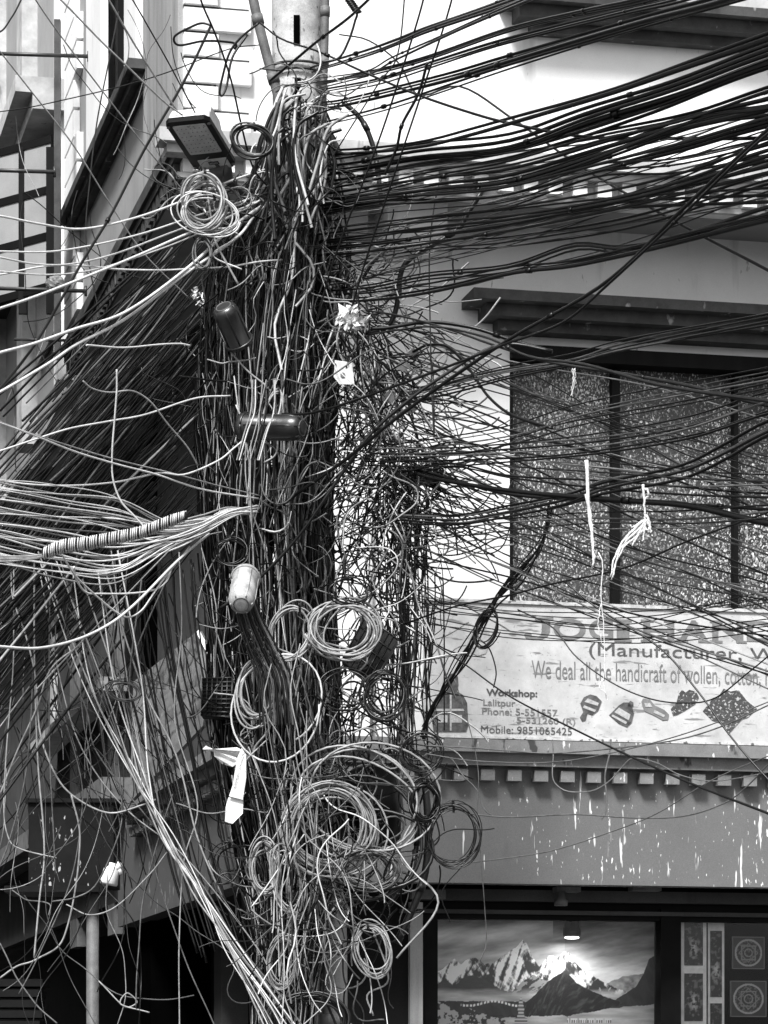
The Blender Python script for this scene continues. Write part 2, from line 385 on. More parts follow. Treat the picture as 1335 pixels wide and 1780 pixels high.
# shop front
g = MB(); zs = R.z(762, 1597, NS)
R.bx(g, R.s_(713, NS), SR, NS - .12, NS, R.z(762, 1580, NS), zFb + .29); sf = g.build('shop_front', 'black_frame', bld)
g = MB(); R.pb(g, 713, 735, 1568, 2300, NS - .12, NS + .05); g.build('pale_jamb', 'pale_pipe', sf)
g = MB(); R.pb(g, 736, 761, 1580, 2300, NS - .11, NS + .02); R.pb(g, 1149, 1184, 1580, 2300, NS - .11, NS + .03)
R.bx(g, R.s_(761, NS), SR, NS - .10, NS + .015, zs, R.z(762, 1585, NS)); R.pb(g, 1430, 1460, 1580, 2300, NS - .11, NS + .03); g.build('post', 'black_frame', sf)
g = MB(); R.bx(g, R.s_(700, NS + .1), SR, NS + .001, NS + .05, R.z(762, 1588, NS), R.z(762, 1581, NS)); R.bx(g, R.s_(716, NS), SR, NS + .001, NS + .09, R.z(762, 1566, NS), R.z(762, 1546, NS)); g.build('rail', 'grey_wall', sf)
g = MB(); R.bx(g, R.s_(762, NS), SR, NS - .035, NS - .025, .4, zs); g.build('pane', 'shop_glass', sf)
g = MB(); R.pb(g, 1100, 1150, 1541, 1548, NS + .1, NS + .2); R.pb(g, 968, 1010, 1541, 1550, NS + .1, NS + .2); R.pb(g, 716, 775, 1546, 1562, NS + .1, NS + .16); g.build('soffit_plate', 'old_sign', sf)
g = MB(); g.lathe(P(975, 1549, 18.9), (0, 0, -1), [(0, .03), (.05, .03), (.06, .045), (.09, .04)], 16); tag(g.build('socket', 'plastic_grey', sf))
g = MB(); R.bx(g, R.s_(713, NS), SR, NS - 1.2, NS - 1.15, 0, 3.2); R.bx(g, R.s_(713, NS) - .05, R.s_(713, NS), NS - 1.15, NS - .12, 0, 3.2); R.bx(g, R.s_(713, NS), SR, NS - 1.15, NS - .12, zs + .12, zs + .16)
g.build('interior', 'interior_dark', sf)
# conduit down the middle wall
for px, y0, y1, w_ in ((700, 860, 1290, .018), (646, 860, 1290, .012)):
    g = MB(); s = R.s_(px, NM + .03); g.tube([R.W(s, NM + .03, R.z(px, y0, NM)), R.W(s, NM + .03, R.z(px, y1, NM))], w_, 8); g.build('conduit', 'pale_pipe', bld)
# ------------------------------------------------------------------ neighbouring building up the side street
nb = thing('neighbour_building', tuple(Lf.W(9, -2, 0)), 'pale old building with barred wooden window further up the side street on the left', 'building')
s2 = SL + .5
g = MB(); Lf.bx(g, s2, 22, -3, -.1, zU + .1, 14); g.build('wall', 'pale_wall', nb)
def zl_(px, py, n): return Lf.z(px, py, n)
g = MB(); zz = Lf.z(90, 10, .3); Lf.bx(g, s2, 22, -.1, .35, zz, zz + .12); Lf.bx(g, s2, 22, -.1, .22, zz - .12, zz); g.build('cornice', 'pale_moulding', nb)
g = MB(); zz = Lf.z(70, 160, .3); Lf.bx(g, s2 + .3, 22, -.1, .45, zz - .1, zz); g.build('balcony_slab', 'grey_wall', nb)
g = MB(); Lf.bx(g, s2 + .4, s2 + 2.2, -.1, -.05, Lf.z(90, 560, 0), Lf.z(90, 240, 0)); g.build('window', 'dark_glass', nb)
g = MB(); Lf.bx(g, s2 + .1, s2 + .35, -.1, .02, zU + .1, 14); g.build('pilaster', 'white_wall', nb)
for a_, b_ in ((2.5, 2.9), (5, 5.6)): g = MB(); Lf.bx(g, s2 + a_, s2 + b_, -.1, .03, zU + .1, 14); g.build('pilaster', 'pale_moulding', nb)
for a_, b_ in ((1.6, 2.0), (4, 4.5)): g = MB(); Lf.bx(g, s2 + a_, s2 + b_, -.7, -.62, zFb, zU); g.build('pilaster', 'old_sign', nb)
g = MB(); Lf.bx(g, s2 + .4, s2 + 3.8, -.1, .3, Lf.z(100, 900, 0), Lf.z(100, 875, 0)); g.build('balcony_slab', 'grey_wall', nb)
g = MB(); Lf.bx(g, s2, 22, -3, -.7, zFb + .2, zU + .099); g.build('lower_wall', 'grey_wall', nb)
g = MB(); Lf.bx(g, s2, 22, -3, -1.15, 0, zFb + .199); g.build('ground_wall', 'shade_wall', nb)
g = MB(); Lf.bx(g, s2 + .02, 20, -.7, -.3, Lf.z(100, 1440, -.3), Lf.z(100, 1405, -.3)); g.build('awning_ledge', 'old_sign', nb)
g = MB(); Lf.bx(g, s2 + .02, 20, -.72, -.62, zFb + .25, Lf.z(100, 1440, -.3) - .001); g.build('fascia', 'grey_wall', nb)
g = MB(); Lf.bx(g, SL + .01, s2, -3, -.6, 0, 14); g.build('gap_shade_fill', 'interior_dark', nb)  # black fill, the shade of the gap between buildings is in its colour
# unseen building added across the side street, outside the frame, to shade the side facade
ob = thing('added_shade_building', tuple(Lf.W(8, 6, 0)), 'tall plain building across the narrow side street', 'building')
g = MB(); Lf.bx(g, -1.5, 26, 3.6, 8, 0, 9.5); g.build('wall', 'pale_wall', ob)
for zz in (1.2, 4.2, 7.2):
    for q_ in range(4): g = MB(); Lf.bx(g, 1 + q_ * 4, 2.3 + q_ * 4, 3.55, 3.599, zz, zz + 1.4); g.build('window', 'dark_glass', ob)
# open casement grille, dark wood
cs = thing('window_shutter', tuple(P(50, 560, 22)), 'open dark wooden casement with pale panes at the far left of the facade', 'shutter')
def q4(mb, x0, y0, x1, y1, w_, YL=22.4, YR=21.9, t=.03):
    def Y(x): return YL + (YR - YL) * (x + 30) / 125
    a, b = P(x0, y0, Y(x0)), P(x1, y1, Y(x1)); d = (b - a); 
    if abs(x1 - x0) < 3: off = np.array((w_ / 2, 0, 0))
    else: off = np.array((0, 0, w_ / 2))
    e = np.array((0, t, 0)); mb.hexa([a - off, b - off, b - off + e, a - off + e, a + off, b + off, b + off + e, a + off + e])
g = MB()
for y in (263, 350, 430, 518): q4(g, -30, y + 10, 88, y - 22, .055)
for x in (-28, 40, 88): q4(g, x, 255, x, 545, .065, t=.035)
g.build('frame', 'dark_wood', cs)
g = MB()
def Yc(x): return 22.4 - .5 * (x + 30) / 125 + .012
g.hexa([P(-28, 530, Yc(-28)), P(88, 500, Yc(88)), P(88, 500, Yc(88)) + (0, .008, 0), P(-28, 530, Yc(-28)) + (0, .008, 0),
        P(-28, 265, Yc(-28)), P(88, 240, Yc(88)), P(88, 240, Yc(88)) + (0, .008, 0), P(-28, 265, Yc(-28)) + (0, .008, 0)])
g.build('pane', 'pale_wall', cs)
g = MB(); g.box(P(100, 330, 21.8), (.022, .03, 1.2)); g.build('post', 'metal_dark', cs)
for i, (x0, y0, x1, y1, lb) in enumerate(((-40, 92, 155, 98, 'upper black iron bar sticking out across the barred window'), (-40, 295, 96, 299, 'middle black iron bar across the open casement'),
                                       (-40, 500, 150, 506, 'lower black iron bar under the open casement'), (25, 590, 125, 592, 'short thin iron bar below the open casement'))):
    g = MB(); Yb = 21.3; g.tube([P(x0, y0, Yb), P(x1, y1, Yb)], PW(7 if i < 3 else 5, Yb), 8)
    g.tube([P(x1 - 1, y1 + 9, Yb), P(x1 - 1, y1 - 9, Yb)], PW(5, Yb), 6)
    tag(g.build('iron_bar', 'metal_dark'), lb, 'bar', 'iron bars of the side window')
# ------------------------------------------------------------------ lettering
def text(fr, s, px0, px1, py0, py1, n, m_, parent, name='lettering', off=0.0, ref=None, thick=.002, shear=0, serif=False):
    cu = bpy.data.curves.new('t', 'FONT'); cu.body = s; cu.offset = off; cu.shear = shear
    ob = bpy.data.objects.new('t', cu); C.objects.link(ob)
    bpy.context.view_layer.update()
    me = bpy.data.meshes.new_from_object(ob.evaluated_get(bpy.context.evaluated_depsgraph_get()))
    v = np.array([q.co[:] for q in me.vertices]); fs = [tuple(p.vertices) for p in me.polygons]
    bpy.data.objects.remove(ob); bpy.data.curves.remove(cu); bpy.data.meshes.remove(me)
    x0, x1, y0, y1 = v[:, 0].min(), v[:, 0].max(), v[:, 1].min(), v[:, 1].max()
    r = px0 if ref is None else ref
    a0, a1 = fr.s_(px0, n), fr.s_(px1, n); b1, b0 = fr.z(r, py0, n), fr.z(r, py1, n)
    mb = MB()
    mb.add([fr.W(a0 + (q[0] - x0) / (x1 - x0) * (a1 - a0), n, b0 + (q[1] - y0) / (y1 - y0) * (b1 - b0)) for q in v], fs)
    return mb.build(name, m_, parent)
# ------------------------------------------------------------------ shop sign
NSG = NF + .10
sg = thing('shop_sign', tuple(R.W(R.s_(1100, NSG), NSG, R.z(1100, 1285, NSG))), 'weathered pale knitwear shop signboard standing on the lower cornice, with pictures of hats and gloves', 'sign')
g = MB(); R.bx(g, R.s_(737, NSG), SR - .5, NSG - .03, NSG, R.z(890, 1284, NSG), R.z(890, 1050, NSG)); g.build('board', 'sign_board', sg)
g = MB(); R.bx(g, R.s_(735, NSG), SR - .5, NSG - .035, NSG + .012, R.z(890, 1050, NSG) + .001, R.z(890, 1044, NSG)); R.bx(g, R.s_(735, NSG), SR - .5, NSG - .035, NSG + .012, R.z(890, 1286, NSG) + .003, R.z(890, 1281, NSG)); g.build('frame', 'sign_board_edge', sg)
nt_ = NSG + .003
T = lambda *a, **k: text(R, *a, **k)
gj = MB(); R.poly(gj, prs('930,1073 962,1073 962,1077 956,1078 956,1098 952,1106 942,1111 926,1112 914,1109 911,1103 915,1099 923,1100 925,1106 933,1108 940,1104 942,1096 942,1078 930,1077'), nt_)
gj.build('lettering', 'ink_grey', sg)
for ch, x0, x1 in (('O', 962, 1018), ('G', 1024, 1066), ('I', 1072, 1094), ('H', 1118, 1172), ('A', 1180, 1232), ('N', 1238, 1292), ('D', 1298, 1352)):
    T(ch, x0, x1, 1074 + (x0 - 900) * .012, 1110 + (x0 - 900) * .012, nt_, 'ink_grey', sg, off=.02, ref=x0)
sf_ = MB()
for x0, x1 in ((1068, 1098), (1114, 1136), (1154, 1176), (1176, 1196), (1214, 1236), (1234, 1256), (1280, 1298)):
    for yy in ((1109, 1113),) if x0 in (1176, 1214) else ((1109, 1113), (1074, 1078)):
        R.pb(sf_, x0, x1, yy[0] + (x0 - 900) * .012, yy[1] + (x0 - 900) * .012, nt_ - .002, nt_ + .0005)
sf_.build('lettering', 'ink_grey', sg)
T('(Manufacturer, W', 1024, 1350, 1119, 1148, nt_, 'ink_dark', sg, off=.0, ref=1100)
T('We deal all the handicraft of wollen, cotton, he', 924, 1350, 1154, 1190, nt_, 'ink_grey', sg, ref=1130, off=.0)
T('Workshop:', 845, 934, 1197, 1213, nt_, 'ink_dark', sg, off=.03, ref=845)
T('Lalitpur', 840, 896, 1215, 1230, nt_, 'ink_grey', sg, off=.01, ref=840)
T('Phone: 5-551557', 838, 969, 1230, 1242, nt_, 'ink_grey', sg, off=.01, ref=838)
T('5-531260 (R)', 898, 1000, 1246, 1260, nt_, 'ink_grey', sg, off=.01, ref=898)
T('Mobile: 9851065425', 836, 994, 1261, 1274, nt_, 'ink_dark', sg, off=.0, ref=838)
def pic(pts, m_, dark=None, dm='knit_pale'):
    g = MB(); R.poly(g, prs(pts), nt_ + .001); o = g.build('printed_picture', m_, sg)
    if dark:
        g = MB()
        for d in dark.split('|'): R.poly(g, prs(d), nt_ + .0035, .002)
        g.build('pattern', dm, o)
pic('754,1272 750,1248 757,1215 768,1206 777,1203 776,1185 780,1172 788,1170 796,1176 797,1190 795,1202 805,1208 812,1222 814,1262 810,1272', 'ink_dark',
    '760,1256 760,1243 778,1243 778,1256|785,1256 785,1243 803,1243 803,1256|756,1236 756,1232 808,1232 808,1236|782,1204 782,1270 785,1270 785,1204')
pic('812,1120 818,1095 834,1088 850,1096 852,1118 844,1136 830,1140 818,1134', 'ink_pale')
pic('1009,1223 1015,1212 1026,1207 1037,1210 1046,1219 1040,1235 1030,1243 1021,1240 1018,1252 1012,1254 1008,1247 1014,1238', 'ink_dark', '1016,1220 1022,1214 1041,1222 1039,1227|1013,1230 1016,1226 1036,1234 1034,1238')
pic('1059,1243 1076,1226 1084,1221 1092,1221 1098,1226 1102,1240 1098,1256 1090,1264 1076,1258', 'ink_dark', '1068,1238 1076,1230 1096,1242 1093,1252|1063,1245 1065,1242 1090,1255 1088,1259')
pic('1092,1222 1096,1218 1101,1221 1101,1228 1096,1230 1092,1228', 'ink_dark')
pic('1115,1220 1118,1214 1130,1216 1138,1226 1155,1234 1163,1242 1161,1251 1152,1252 1136,1243 1120,1236', 'ink_grey', '1120,1222 1130,1222 1134,1229 1122,1229|1138,1234 1156,1243 1154,1247 1136,1239')
pic('1166,1232 1176,1222 1180,1206 1186,1199 1192,1204 1198,1199 1210,1202 1215,1212 1208,1224 1192,1234 1178,1242 1170,1244', 'knit_dark')
pic('1222,1236 1240,1213 1250,1209 1258,1197 1270,1202 1284,1199 1298,1218 1316,1232 1300,1247 1290,1250 1268,1274 1250,1256 1238,1252', 'knit_dark')
# ------------------------------------------------------------------ side street sign, board under dark wires
sb = thing('side_sign', tuple(Lf.W(.9, NM + .3, Lf.z(280, 1380, NM))), 'tilted faded signboard with dark capital letters hanging on the side wall left of the pole', 'sign')
g = MB()
c = [P(232, 1185, 18.2), P(345, 1096, 17.6), P(372, 1150, 17.5), P(352, 1262, 17.5), P(225, 1395, 18.2)]
g.prism(c, [q + np.array((.02, .03, 0)) for q in c]); g.build('board', 'old_sign', sb)
g = MB(); c2 = [P(341, 1099, 17.55), P(346, 1094, 17.55), P(376, 1150, 17.45), P(368, 1152, 17.45)]; g.prism(c2, [q + np.array((0, .03, 0)) for q in c2]); g.build('edge_trim', 'plastic_white', sb)
class Fx:    # frame of the tilted board, for its letters
    def __init__(s): s.a = P(245, 1185, 18.1) ; s.b = P(338, 1112, 17.6)
fx = Fx(); dv = fx.b - fx.a
def text3(s, a, b, h, m_, parent, lean=(0, 0)):
    cu = bpy.data.curves.new('t', 'FONT'); cu.body = s; cu.offset = .01
    ob = bpy.data.objects.new('t', cu); C.objects.link(ob); bpy.context.view_layer.update()
    me = bpy.data.meshes.new_from_object(ob.evaluated_get(bpy.context.evaluated_depsgraph_get()))
    v = np.array([q.co[:] for q in me.vertices]); fs = [tuple(p.vertices) for p in me.polygons]
    bpy.data.objects.remove(ob); bpy.data.curves.remove(cu); bpy.data.meshes.remove(me)
    v -= v.min(0); v /= (v.max(0) + 1e-9)
    mb = MB(); a = np.array(a); b = np.array(b)
    mb.add([a + (b - a) * q[0] + np.array((lean[0], 0, h)) * q[1] for q in v], fs); return mb.build('lettering', m_, parent)
fo = np.array((-.006, -.012, 0))
text3('OPLANDS', P(250, 1205, 18.05) + fo, P(345, 1130, 17.55) + fo, .11, 'ink_dark', sb)
text3('3811', P(318, 1190, 17.66) + fo, P(346, 1168, 17.52) + fo, .05, 'ink_grey', sb)
for k in range(3): text3('---- ------ ---', P(250, 1245 + 26 * k, 18.02) + fo, P(345, 1172 + 26 * k, 17.52) + fo, .02, 'ink_grey', sb)
# ------------------------------------------------------------------ painting behind the shop glass
def vnoise(x, y, seed):
    r = np.random.default_rng(seed); g = r.random((64, 64)); out = np.zeros_like(x); amp = 1; tot = 0
    for o in range(5):
        xi = np.floor(x).astype(int); yi = np.floor(y).astype(int); fx = x - xi; fy = y - yi
        fx = fx * fx * (3 - 2 * fx); fy = fy * fy * (3 - 2 * fy); a = lambda i, j: g[(yi + j) % 64, (xi + i) % 64]
        out += amp * ((a(0, 0) * (1 - fx) + a(1, 0) * fx) * (1 - fy) + (a(0, 1) * (1 - fx) + a(1, 1) * fx) * fy); tot += amp
        amp *= .55; x = x * 2.03 + 7; y = y * 2.03 + 3
    return out / tot
def canvas(name, parent, px0, px1, py0, py1, n, fn, nx, ny):
    xs = np.linspace(px0, px1, nx); ys = np.linspace(py1, py0, ny); X, Y = np.meshgrid(xs, ys); B = fn(X, Y)
    s0, s1 = R.s_(px0, n), R.s_(px1, n); z0, z1 = R.z(px0, py1, n), R.z(px0, py0, n)
    V = [R.W(s0 + (s1 - s0) * i / (nx - 1), n, z0 + (z1 - z0) * j / (ny - 1)) for j in range(ny) for i in range(nx)]
    Fc = [(j * nx + i, j * nx + i + 1, (j + 1) * nx + i + 1, (j + 1) * nx + i) for j in range(ny - 1) for i in range(nx - 1)]
    k = len(V); back = [R.W(s0, n - .02, z0), R.W(s1, n - .02, z0), R.W(s1, n - .02, z1), R.W(s0, n - .02, z1)]
    V += back; Fc += [(k + 1, k, k + 3, k + 2), (0, k, k + 1, nx - 1), ((ny - 1) * nx, ny * nx - 1, k + 2, k + 3), (0, (ny - 1) * nx, k + 3, k), (nx - 1, k + 1, k + 2, ny * nx - 1)]
    mb = MB(); mb.add(V, Fc); o = mb.build(name, 'painted_canvas', parent)
    c = np.ones((len(V), 4), np.float32); b = np.r_[B.ravel(), np.full(4, .05)]; c[:, :3] = b[:, None]
    at = o.data.color_attributes.new('Col', 'FLOAT_COLOR', 'POINT'); at.data.foreach_set('color', c.ravel())
    return o
def ridge(X, pts, jit=0, seed=1):
    p = prs(pts); y = np.interp(X, [a for a, b in p], [b for a, b in p])
    return y + (vnoise(X / 6, X * 0 + 5, seed) - .5) * jit
def mountains(X, Y):
    n = vnoise(X / 60, Y / 14 + X / 90, 3); n2 = vnoise(X / 22, Y / 6, 9)
    B = .22 + .42 * np.clip((Y - 1600) / 90, 0, 1) + .55 * (n - .5)
    B += .35 * np.exp(-((Y - 1615 + (X - 880) * .12) / 14) ** 2) * (X < 960)
    B *= np.where(X > 980, .8 + .4 * np.clip((Y - 1640) / 50, 0, 1), 1)
    r0 = ridge(X, '1040,1712 1070,1700 1085,1694 1100,1692 1120,1688 1147,1690', 5, 21)
    B = np.where(Y > r0, .42 + .5 * (vnoise(X / 9, Y / 7, 4) - .5), B)
    r1 = ridge(X, '760,1690 775,1680 789,1667 800,1676 810,1667 825,1663 842,1675 858,1672 880,1655 900,1642 907,1632 914,1638 924,1662 936,1680 945,1668 950,1660 958,1660 966,1663 980,1652 990,1655 996,1668 1012,1684 1030,1694 1050,1706 1070,1716 1090,1722', 5, 2)
    d = Y - r1
    f = vnoise((X + d * .55) / 11, (Y - d * .2) / 40, 6); f2 = vnoise((X - d * .5) / 6, Y / 13, 8)
    snow = np.clip((.62 * f + .38 * f2 - .47) * 9 + .45 - d / 150, 0, 1)
    B = np.where(d > 0, .09 + .80 * snow, B)
    r2 = ridge(X, '760,1712 775,1700 790,1716 800,1702 820,1694 845,1704 870,1720 890,1722 905,1706 925,1694 950,1704 980,1720 1040,1730', 5, 12)
    B = np.where(Y > r2, .10 + .34 * (vnoise((X + Y) / 9, Y / 10, 13) > .52), B)
    B = np.where((Y > r2) & (X < 880), .07 + .1 * n2, B)
    fog = np.clip((Y - 1716 + 8 * (n2 - .5)) / 12, 0, 1); B = B * (1 - fog) + fog * (.28 + .5 * vnoise(X / 50, Y / 9, 15))
    r4 = ridge(X, '1060,1740 1085,1726 1105,1712 1118,1690 1128,1664 1140,1655 1150,1652', 3, 5)
    edge = 1738 - (X - 1070) * .1 + 8 * n2
    B = np.where((Y > r4) & (Y < edge + 8), .035 + .09 * (vnoise((X - Y * .5) / 7, Y / 16, 17)), B)
    r3 = ridge(X, '900,1765 912,1742 930,1726 950,1706 966,1694 978,1688 988,1692 1000,1706 1020,1718 1050,1730 1092,1746 1130,1765', 3, 7)
    bot = 1762 + 10 * (n2 - .5) - np.clip(X - 985, 0, 200) * .22
    B = np.where((Y > r3) & (Y < bot + 4), .03 + .35 * np.clip(vnoise((X + (Y - r3) * .6) / 5, Y / 11, 19) - .5, 0, 1), B)
    r5 = ridge(X, '762,1741 780,1750 800,1762 815,1752 830,1760 860,1768 900,1782', 4, 23)
    B = np.where(Y > r5, .45 * (vnoise(X / 8, Y / 8, 25) > .48) + .08, B)
    hs = (Y > 1769) & (Y < 1777) & (X > 985) & (X < 1062) & ((X % 15) < 12); B = np.where(hs, np.where((X % 4 < 1.6) & (Y > 1772), .08, .7), B)
    fl = (abs(Y - (1744 + 4 * np.sin(X / 14))) < 2) & (X > 800) & (X < 898) & ((X % 6) < 3.6); B = np.where(fl, .75, B)
    st = (abs(X - 904) < np.interp(Y, [1733, 1740, 1756, 1757, 1768, 1769, 1800], [1, 3, 6, 4, 7, 11, 12])) & (Y > 1733); B = np.where(st, np.where((Y % 6) < 3, .55, .2), B)
    return 0 * B + np.clip(B, .02, .85) ** 1.5 * 1.35
pt = thing('mountain_painting', tuple(R.W(R.s_(950, NS), NS - .3, .4)), 'large painting of snowy mountains and clouds behind the shop glass', 'painting')
canvas('painted_picture', pt, 761, 1149, 1590, 1880, NS - .25, mountains, 420, 300)
zt = R.z(762, 1604, NS - .2)
g = MB(); R.pb(g, 757, 1150, 1583, 1592, NS - .27, NS - .23); g.build('frame', 'metal_dark', pt)
def banner(px0, px1, cells, n, lab, seed, t=3):
    o = thing('painted_banner', tuple(R.W(R.s_(px0, n), n, 1)), lab, 'banner', 'narrow painted banners hanging in the shop window')
    g = MB(); R.pb(g, px0, px1, 1600, 1900, n - .01, n); g.build('border', 'paper', o)
    for k, (y0, y1) in enumerate(cells):
        def fn(X, Y):
            c = (px0 + px1) / 2 ; a = vnoise(X / 5, Y / 5, seed + k); m = np.exp(-((X - c) / 7) ** 2 - ((Y - (y0 * .4 + y1 * .6)) / 16) ** 2)
            return np.clip(.02 + .35 * m * (a > .5) + .08 * (a > .62), .01, .6)
        canvas('painted_picture', o, px0 + t, px1 - t, y0, y1, n + .006, fn, 40, 80)
banner(1184, 1228, ((1602, 1678), (1692, 1775), (1786, 1860)), NS - .09, 'wider white bordered banner of painted pictures just right of the black post', 31, 6)
banner(1231, 1259, ((1618, 1733), (1744, 1860)), NS - .10, 'narrower white bordered banner hanging beside the round diagrams', 41, 4)
for (cx, cy, r, lb) in ((1301, 1656, 26, 'upper of two dark framed round diagrams in the shop window'), (1301, 1736, 29, 'lower of two dark framed round diagrams in the shop window')):
    o = thing('round_diagram', tuple(R.W(R.s_(cx, NS), NS - .12, R.z(cx, cy + r, NS))), lb, 'picture', 'framed round diagrams in the shop window')
    def fn(X, Y):
        d = np.hypot(X - cx, Y - cy); a = np.arctan2(Y - cy, X - cx); b = .02 + .0 * X
        b = np.where(abs(d - r * .86) < 1.6, .30, b); b = np.where((d < r * .8) & (vnoise(X / 2.5, Y / 2.5, 3) > .6), .12, b)
        q = np.maximum(abs(X - cx), abs(Y - cy)); b = np.where(abs(q - r * .45) < 1, .18, b)
        q = abs(X - cx) + abs(Y - cy); b = np.where(abs(q - r * .62) < 1.1, .16, b); b = np.where(abs(d - r * .25) < 1, .2, b)
        q = np.maximum(abs(X - cx), abs(Y - cy)); b = np.where(q > r * 1.04, .14, b)
        return b
    canvas('drawing', o, cx - r * 1.08, cx + r * 1.08, cy - r * 1.08, cy + r * 1.08, NS - .12, fn, 70, 70)
# downlight hanging in the shop window
dl = thing('shop_downlight', tuple(P(994, 1634, 18.95)), 'lit black cylinder downlight hanging before the mountain painting', 'lamp')
Yd = R.W(R.s_(994, NS), NS - .10, 0)[1]; pd = P(994, 1628, Yd); g = MB()
g.lathe(pd, (0, 0, 1), [(0, .052), (.005, .056), (.055, .056), (.056, .05), (.16, .05)], 28); g.build('housing', 'plastic_black', dl)
g = MB(); g.lathe(pd - np.array((0, 0, .004)), (0, 0, -1), [(0, .045), (.006, .044), (.010, .03)], 24); g.build('lit_lens', 'lit_lamp', dl)
L_ = bpy.data.lights.new('shop_lamp_light', 'AREA'); L_.shape = 'DISK'; L_.size = .09; L_.energy = .9; lo_ = bpy.data.objects.new('shop_lamp_light', L_); C.objects.link(lo_); lo_.location = pd - np.array((0, 0, .03))
# ------------------------------------------------------------------ the pole
YP = 16.0
pole = thing('utility_pole', tuple(P(548, 1880, YP)[:2]) + (0,), 'tall mottled concrete utility pole buried in cables at the building corner', 'pole')
def pc(py): return 516 + (py / 1780) * 26          # axis of the pole in the photo
g = MB(); top = P(pc(-420), -420, YP); bot = P(pc(2412), 2412, YP); bot[2] = -.05
ax = top - bot; Lp = np.linalg.norm(ax); g.lathe(bot, ax, [(Lp * t, .175 - .052 * t) for t in np.linspace(0, 1, 14)], 28)
g.build('shaft', 'concrete', pole)
for y0, y1 in ((42, 92), (150, 215), (275, 330)):
    g = MB(); c = (P(pc(y0), y0, YP) + P(pc(y1), y1, YP)) / 2 + np.array((.0, -.128, 0)); g.box(c, (.016, .012, (y1 - y0) / 2 / F * YP)); g.build('climbing_slot', 'interior_dark', pole)
g = MB()
for y in (128, 232, 820, 1590):
    c = P(pc(y), y, YP); rr = .15 if y < 1000 else .165; t = np.linspace(0, 2 * math.pi, 30)
    for dz in (-.018, .018): g.tube([c + np.array((rr * math.cos(a), rr * math.sin(a), dz)) for a in t], .007, 6)
g.build('clamp_band', 'metal_dark', pole)
def pole_pipe(cp, w, m_, lb, Yo=-.18):
    g = MB(); p = spline([P(x, y, YP + Yo) for x, y in prs(cp)], 24); g.tube(p, PW(w, YP), 12)
    for i in (6, 14):
        d = p[i + 1] - p[i]; d /= np.linalg.norm(d); g.lathe(p[i], d, [(0, PW(w, YP) * 1.2), (.05, PW(w, YP) * 1.2)], 12)
    tag(g.build('conduit_pipe', m_), lb, 'pipe', 'pipes running up the pole')
pole_pipe('428,-60 447,30 466,105 484,172 492,240', 17, 'rust_pipe', 'rusty pipe leaning against the left of the pole top')
pole_pipe('566,-60 565,40 563,120 560,190', 14, 'rust_pipe', 'dark straight pipe down the right side of the pole top', -.1)
pole_pipe('543,1560 541,1640 543,1780 543,1900', 18, 'pale_pipe', 'narrow pale pipe beside the wide pale pipe at the pole foot', -.25)
pole_pipe('579,1560 582,1640 583,1780 584,1900', 42, 'pale_pipe', 'wide pale metal pipe at the pole foot under the cable coils', -.22)
pole_pipe('597,178 629,209 649,256 658,306 664,360', 9, 'rubber_dark', 'curved dark conduit bowing out from the right of the pole', .1)
pole_pipe('566,215 588,262 604,296 640,330', 9, 'rubber_grey', 'shorter grey conduit curving right below the curved dark one', .2)
pole_pipe('840,330 812,372 795,400 720,445 698,470 692,520 680,560 655,577 620,578', 9, 'rubber_black', 'thick black hose hooking down to the white plastic bag', -.3)
pole_pipe('690,1640 733,1540 744,1470 742,1395 735,1330', 13, 'rubber_dark', 'thick dark hose sweeping down right of the big coils', -.3)
pole_pipe('672,1580 712,1520 725,1460 722,1390', 9, 'rubber_black', 'second thinner black hose inside the dark sweeping hose', -.25)
# street lamp
A_, B_, D_, E_ = P(285, 214, 15.0), P(362, 206, 15.0), P(340, 297, 15.5), P(412, 289, 15.5)
sl = thing('street_lamp', tuple(P(400, 330, 15.8)), 'flat square street lamp on an arm from the pole, seen from below', 'street lamp')
def sq(u, v, k=0):   # point on the lamp underside, k up
    p = A_ * (1 - u) * (1 - v) + B_ * u * (1 - v) + D_ * (1 - u) * v + E_ * u * v
    return p + np.array((0, -.0, 1)) * k
def rr_(u0, u1, v0, v1, c, k): return [sq(u, v, k) for u, v in ((u0 + c, v0), (u1 - c, v0), (u1, v0 + c * .6), (u1, v1 - c * .6), (u1 - c, v1), (u0 + c, v1), (u0, v1 - c * .6), (u0, v0 + c * .6))]
g = MB(); g.prism(rr_(0, 1, 0, 1, .1, 0), rr_(0, 1, 0, 1, .1, .022)); g.build('frame', 'plastic_black', sl)
g = MB(); g.prism(rr_(.02, .98, .01, .98, .1, .0225), rr_(.05, .95, .06, .95, .1, .07)); g.prism(rr_(.55, .95, .1, .6, .1, .0701), rr_(.6, .93, .14, .55, .1, .11)); g.build('housing', 'plastic_white', sl)
g = MB(); g.prism(rr_(.13, .87, .08, .66, .02, -.004), rr_(.13, .87, .08, .66, .02, -.0005)); ln = g.build('lens', 'lamp_lens', sl)
g = MB()
for i in range(7):
    for j in range(7): g.box(sq(.2 + .6 * i / 6, .14 + .46 * j / 6, -.0055), (.0026, .0026, .001))
g.build('light_dots', 'old_sign', ln)
g = MB(); g.prism(rr_(.2, .88, .79, .985, .01, -.005), rr_(.2, .88, .79, .985, .01, -.001)); pl = g.build('name_plate', 'plastic_white', sl)
g = MB(); g.prism(rr_(.42, .66, .83, .89, .005, -.007), rr_(.42, .66, .83, .89, .005, -.0055)); g.build('mark', 'plastic_black', pl)
g = MB()
for i in range(6): a = .445 + .033 * i; g.prism(rr_(a, a + .02, .845, .875, .002, -.0085), rr_(a, a + .02, .845, .875, .002, -.0072))
for i in range(5): a = .3 + .035 * i; g.prism(rr_(a, a + .02, .935, .955, .002, -.0085), rr_(a, a + .02, .935, .955, .002, -.006))
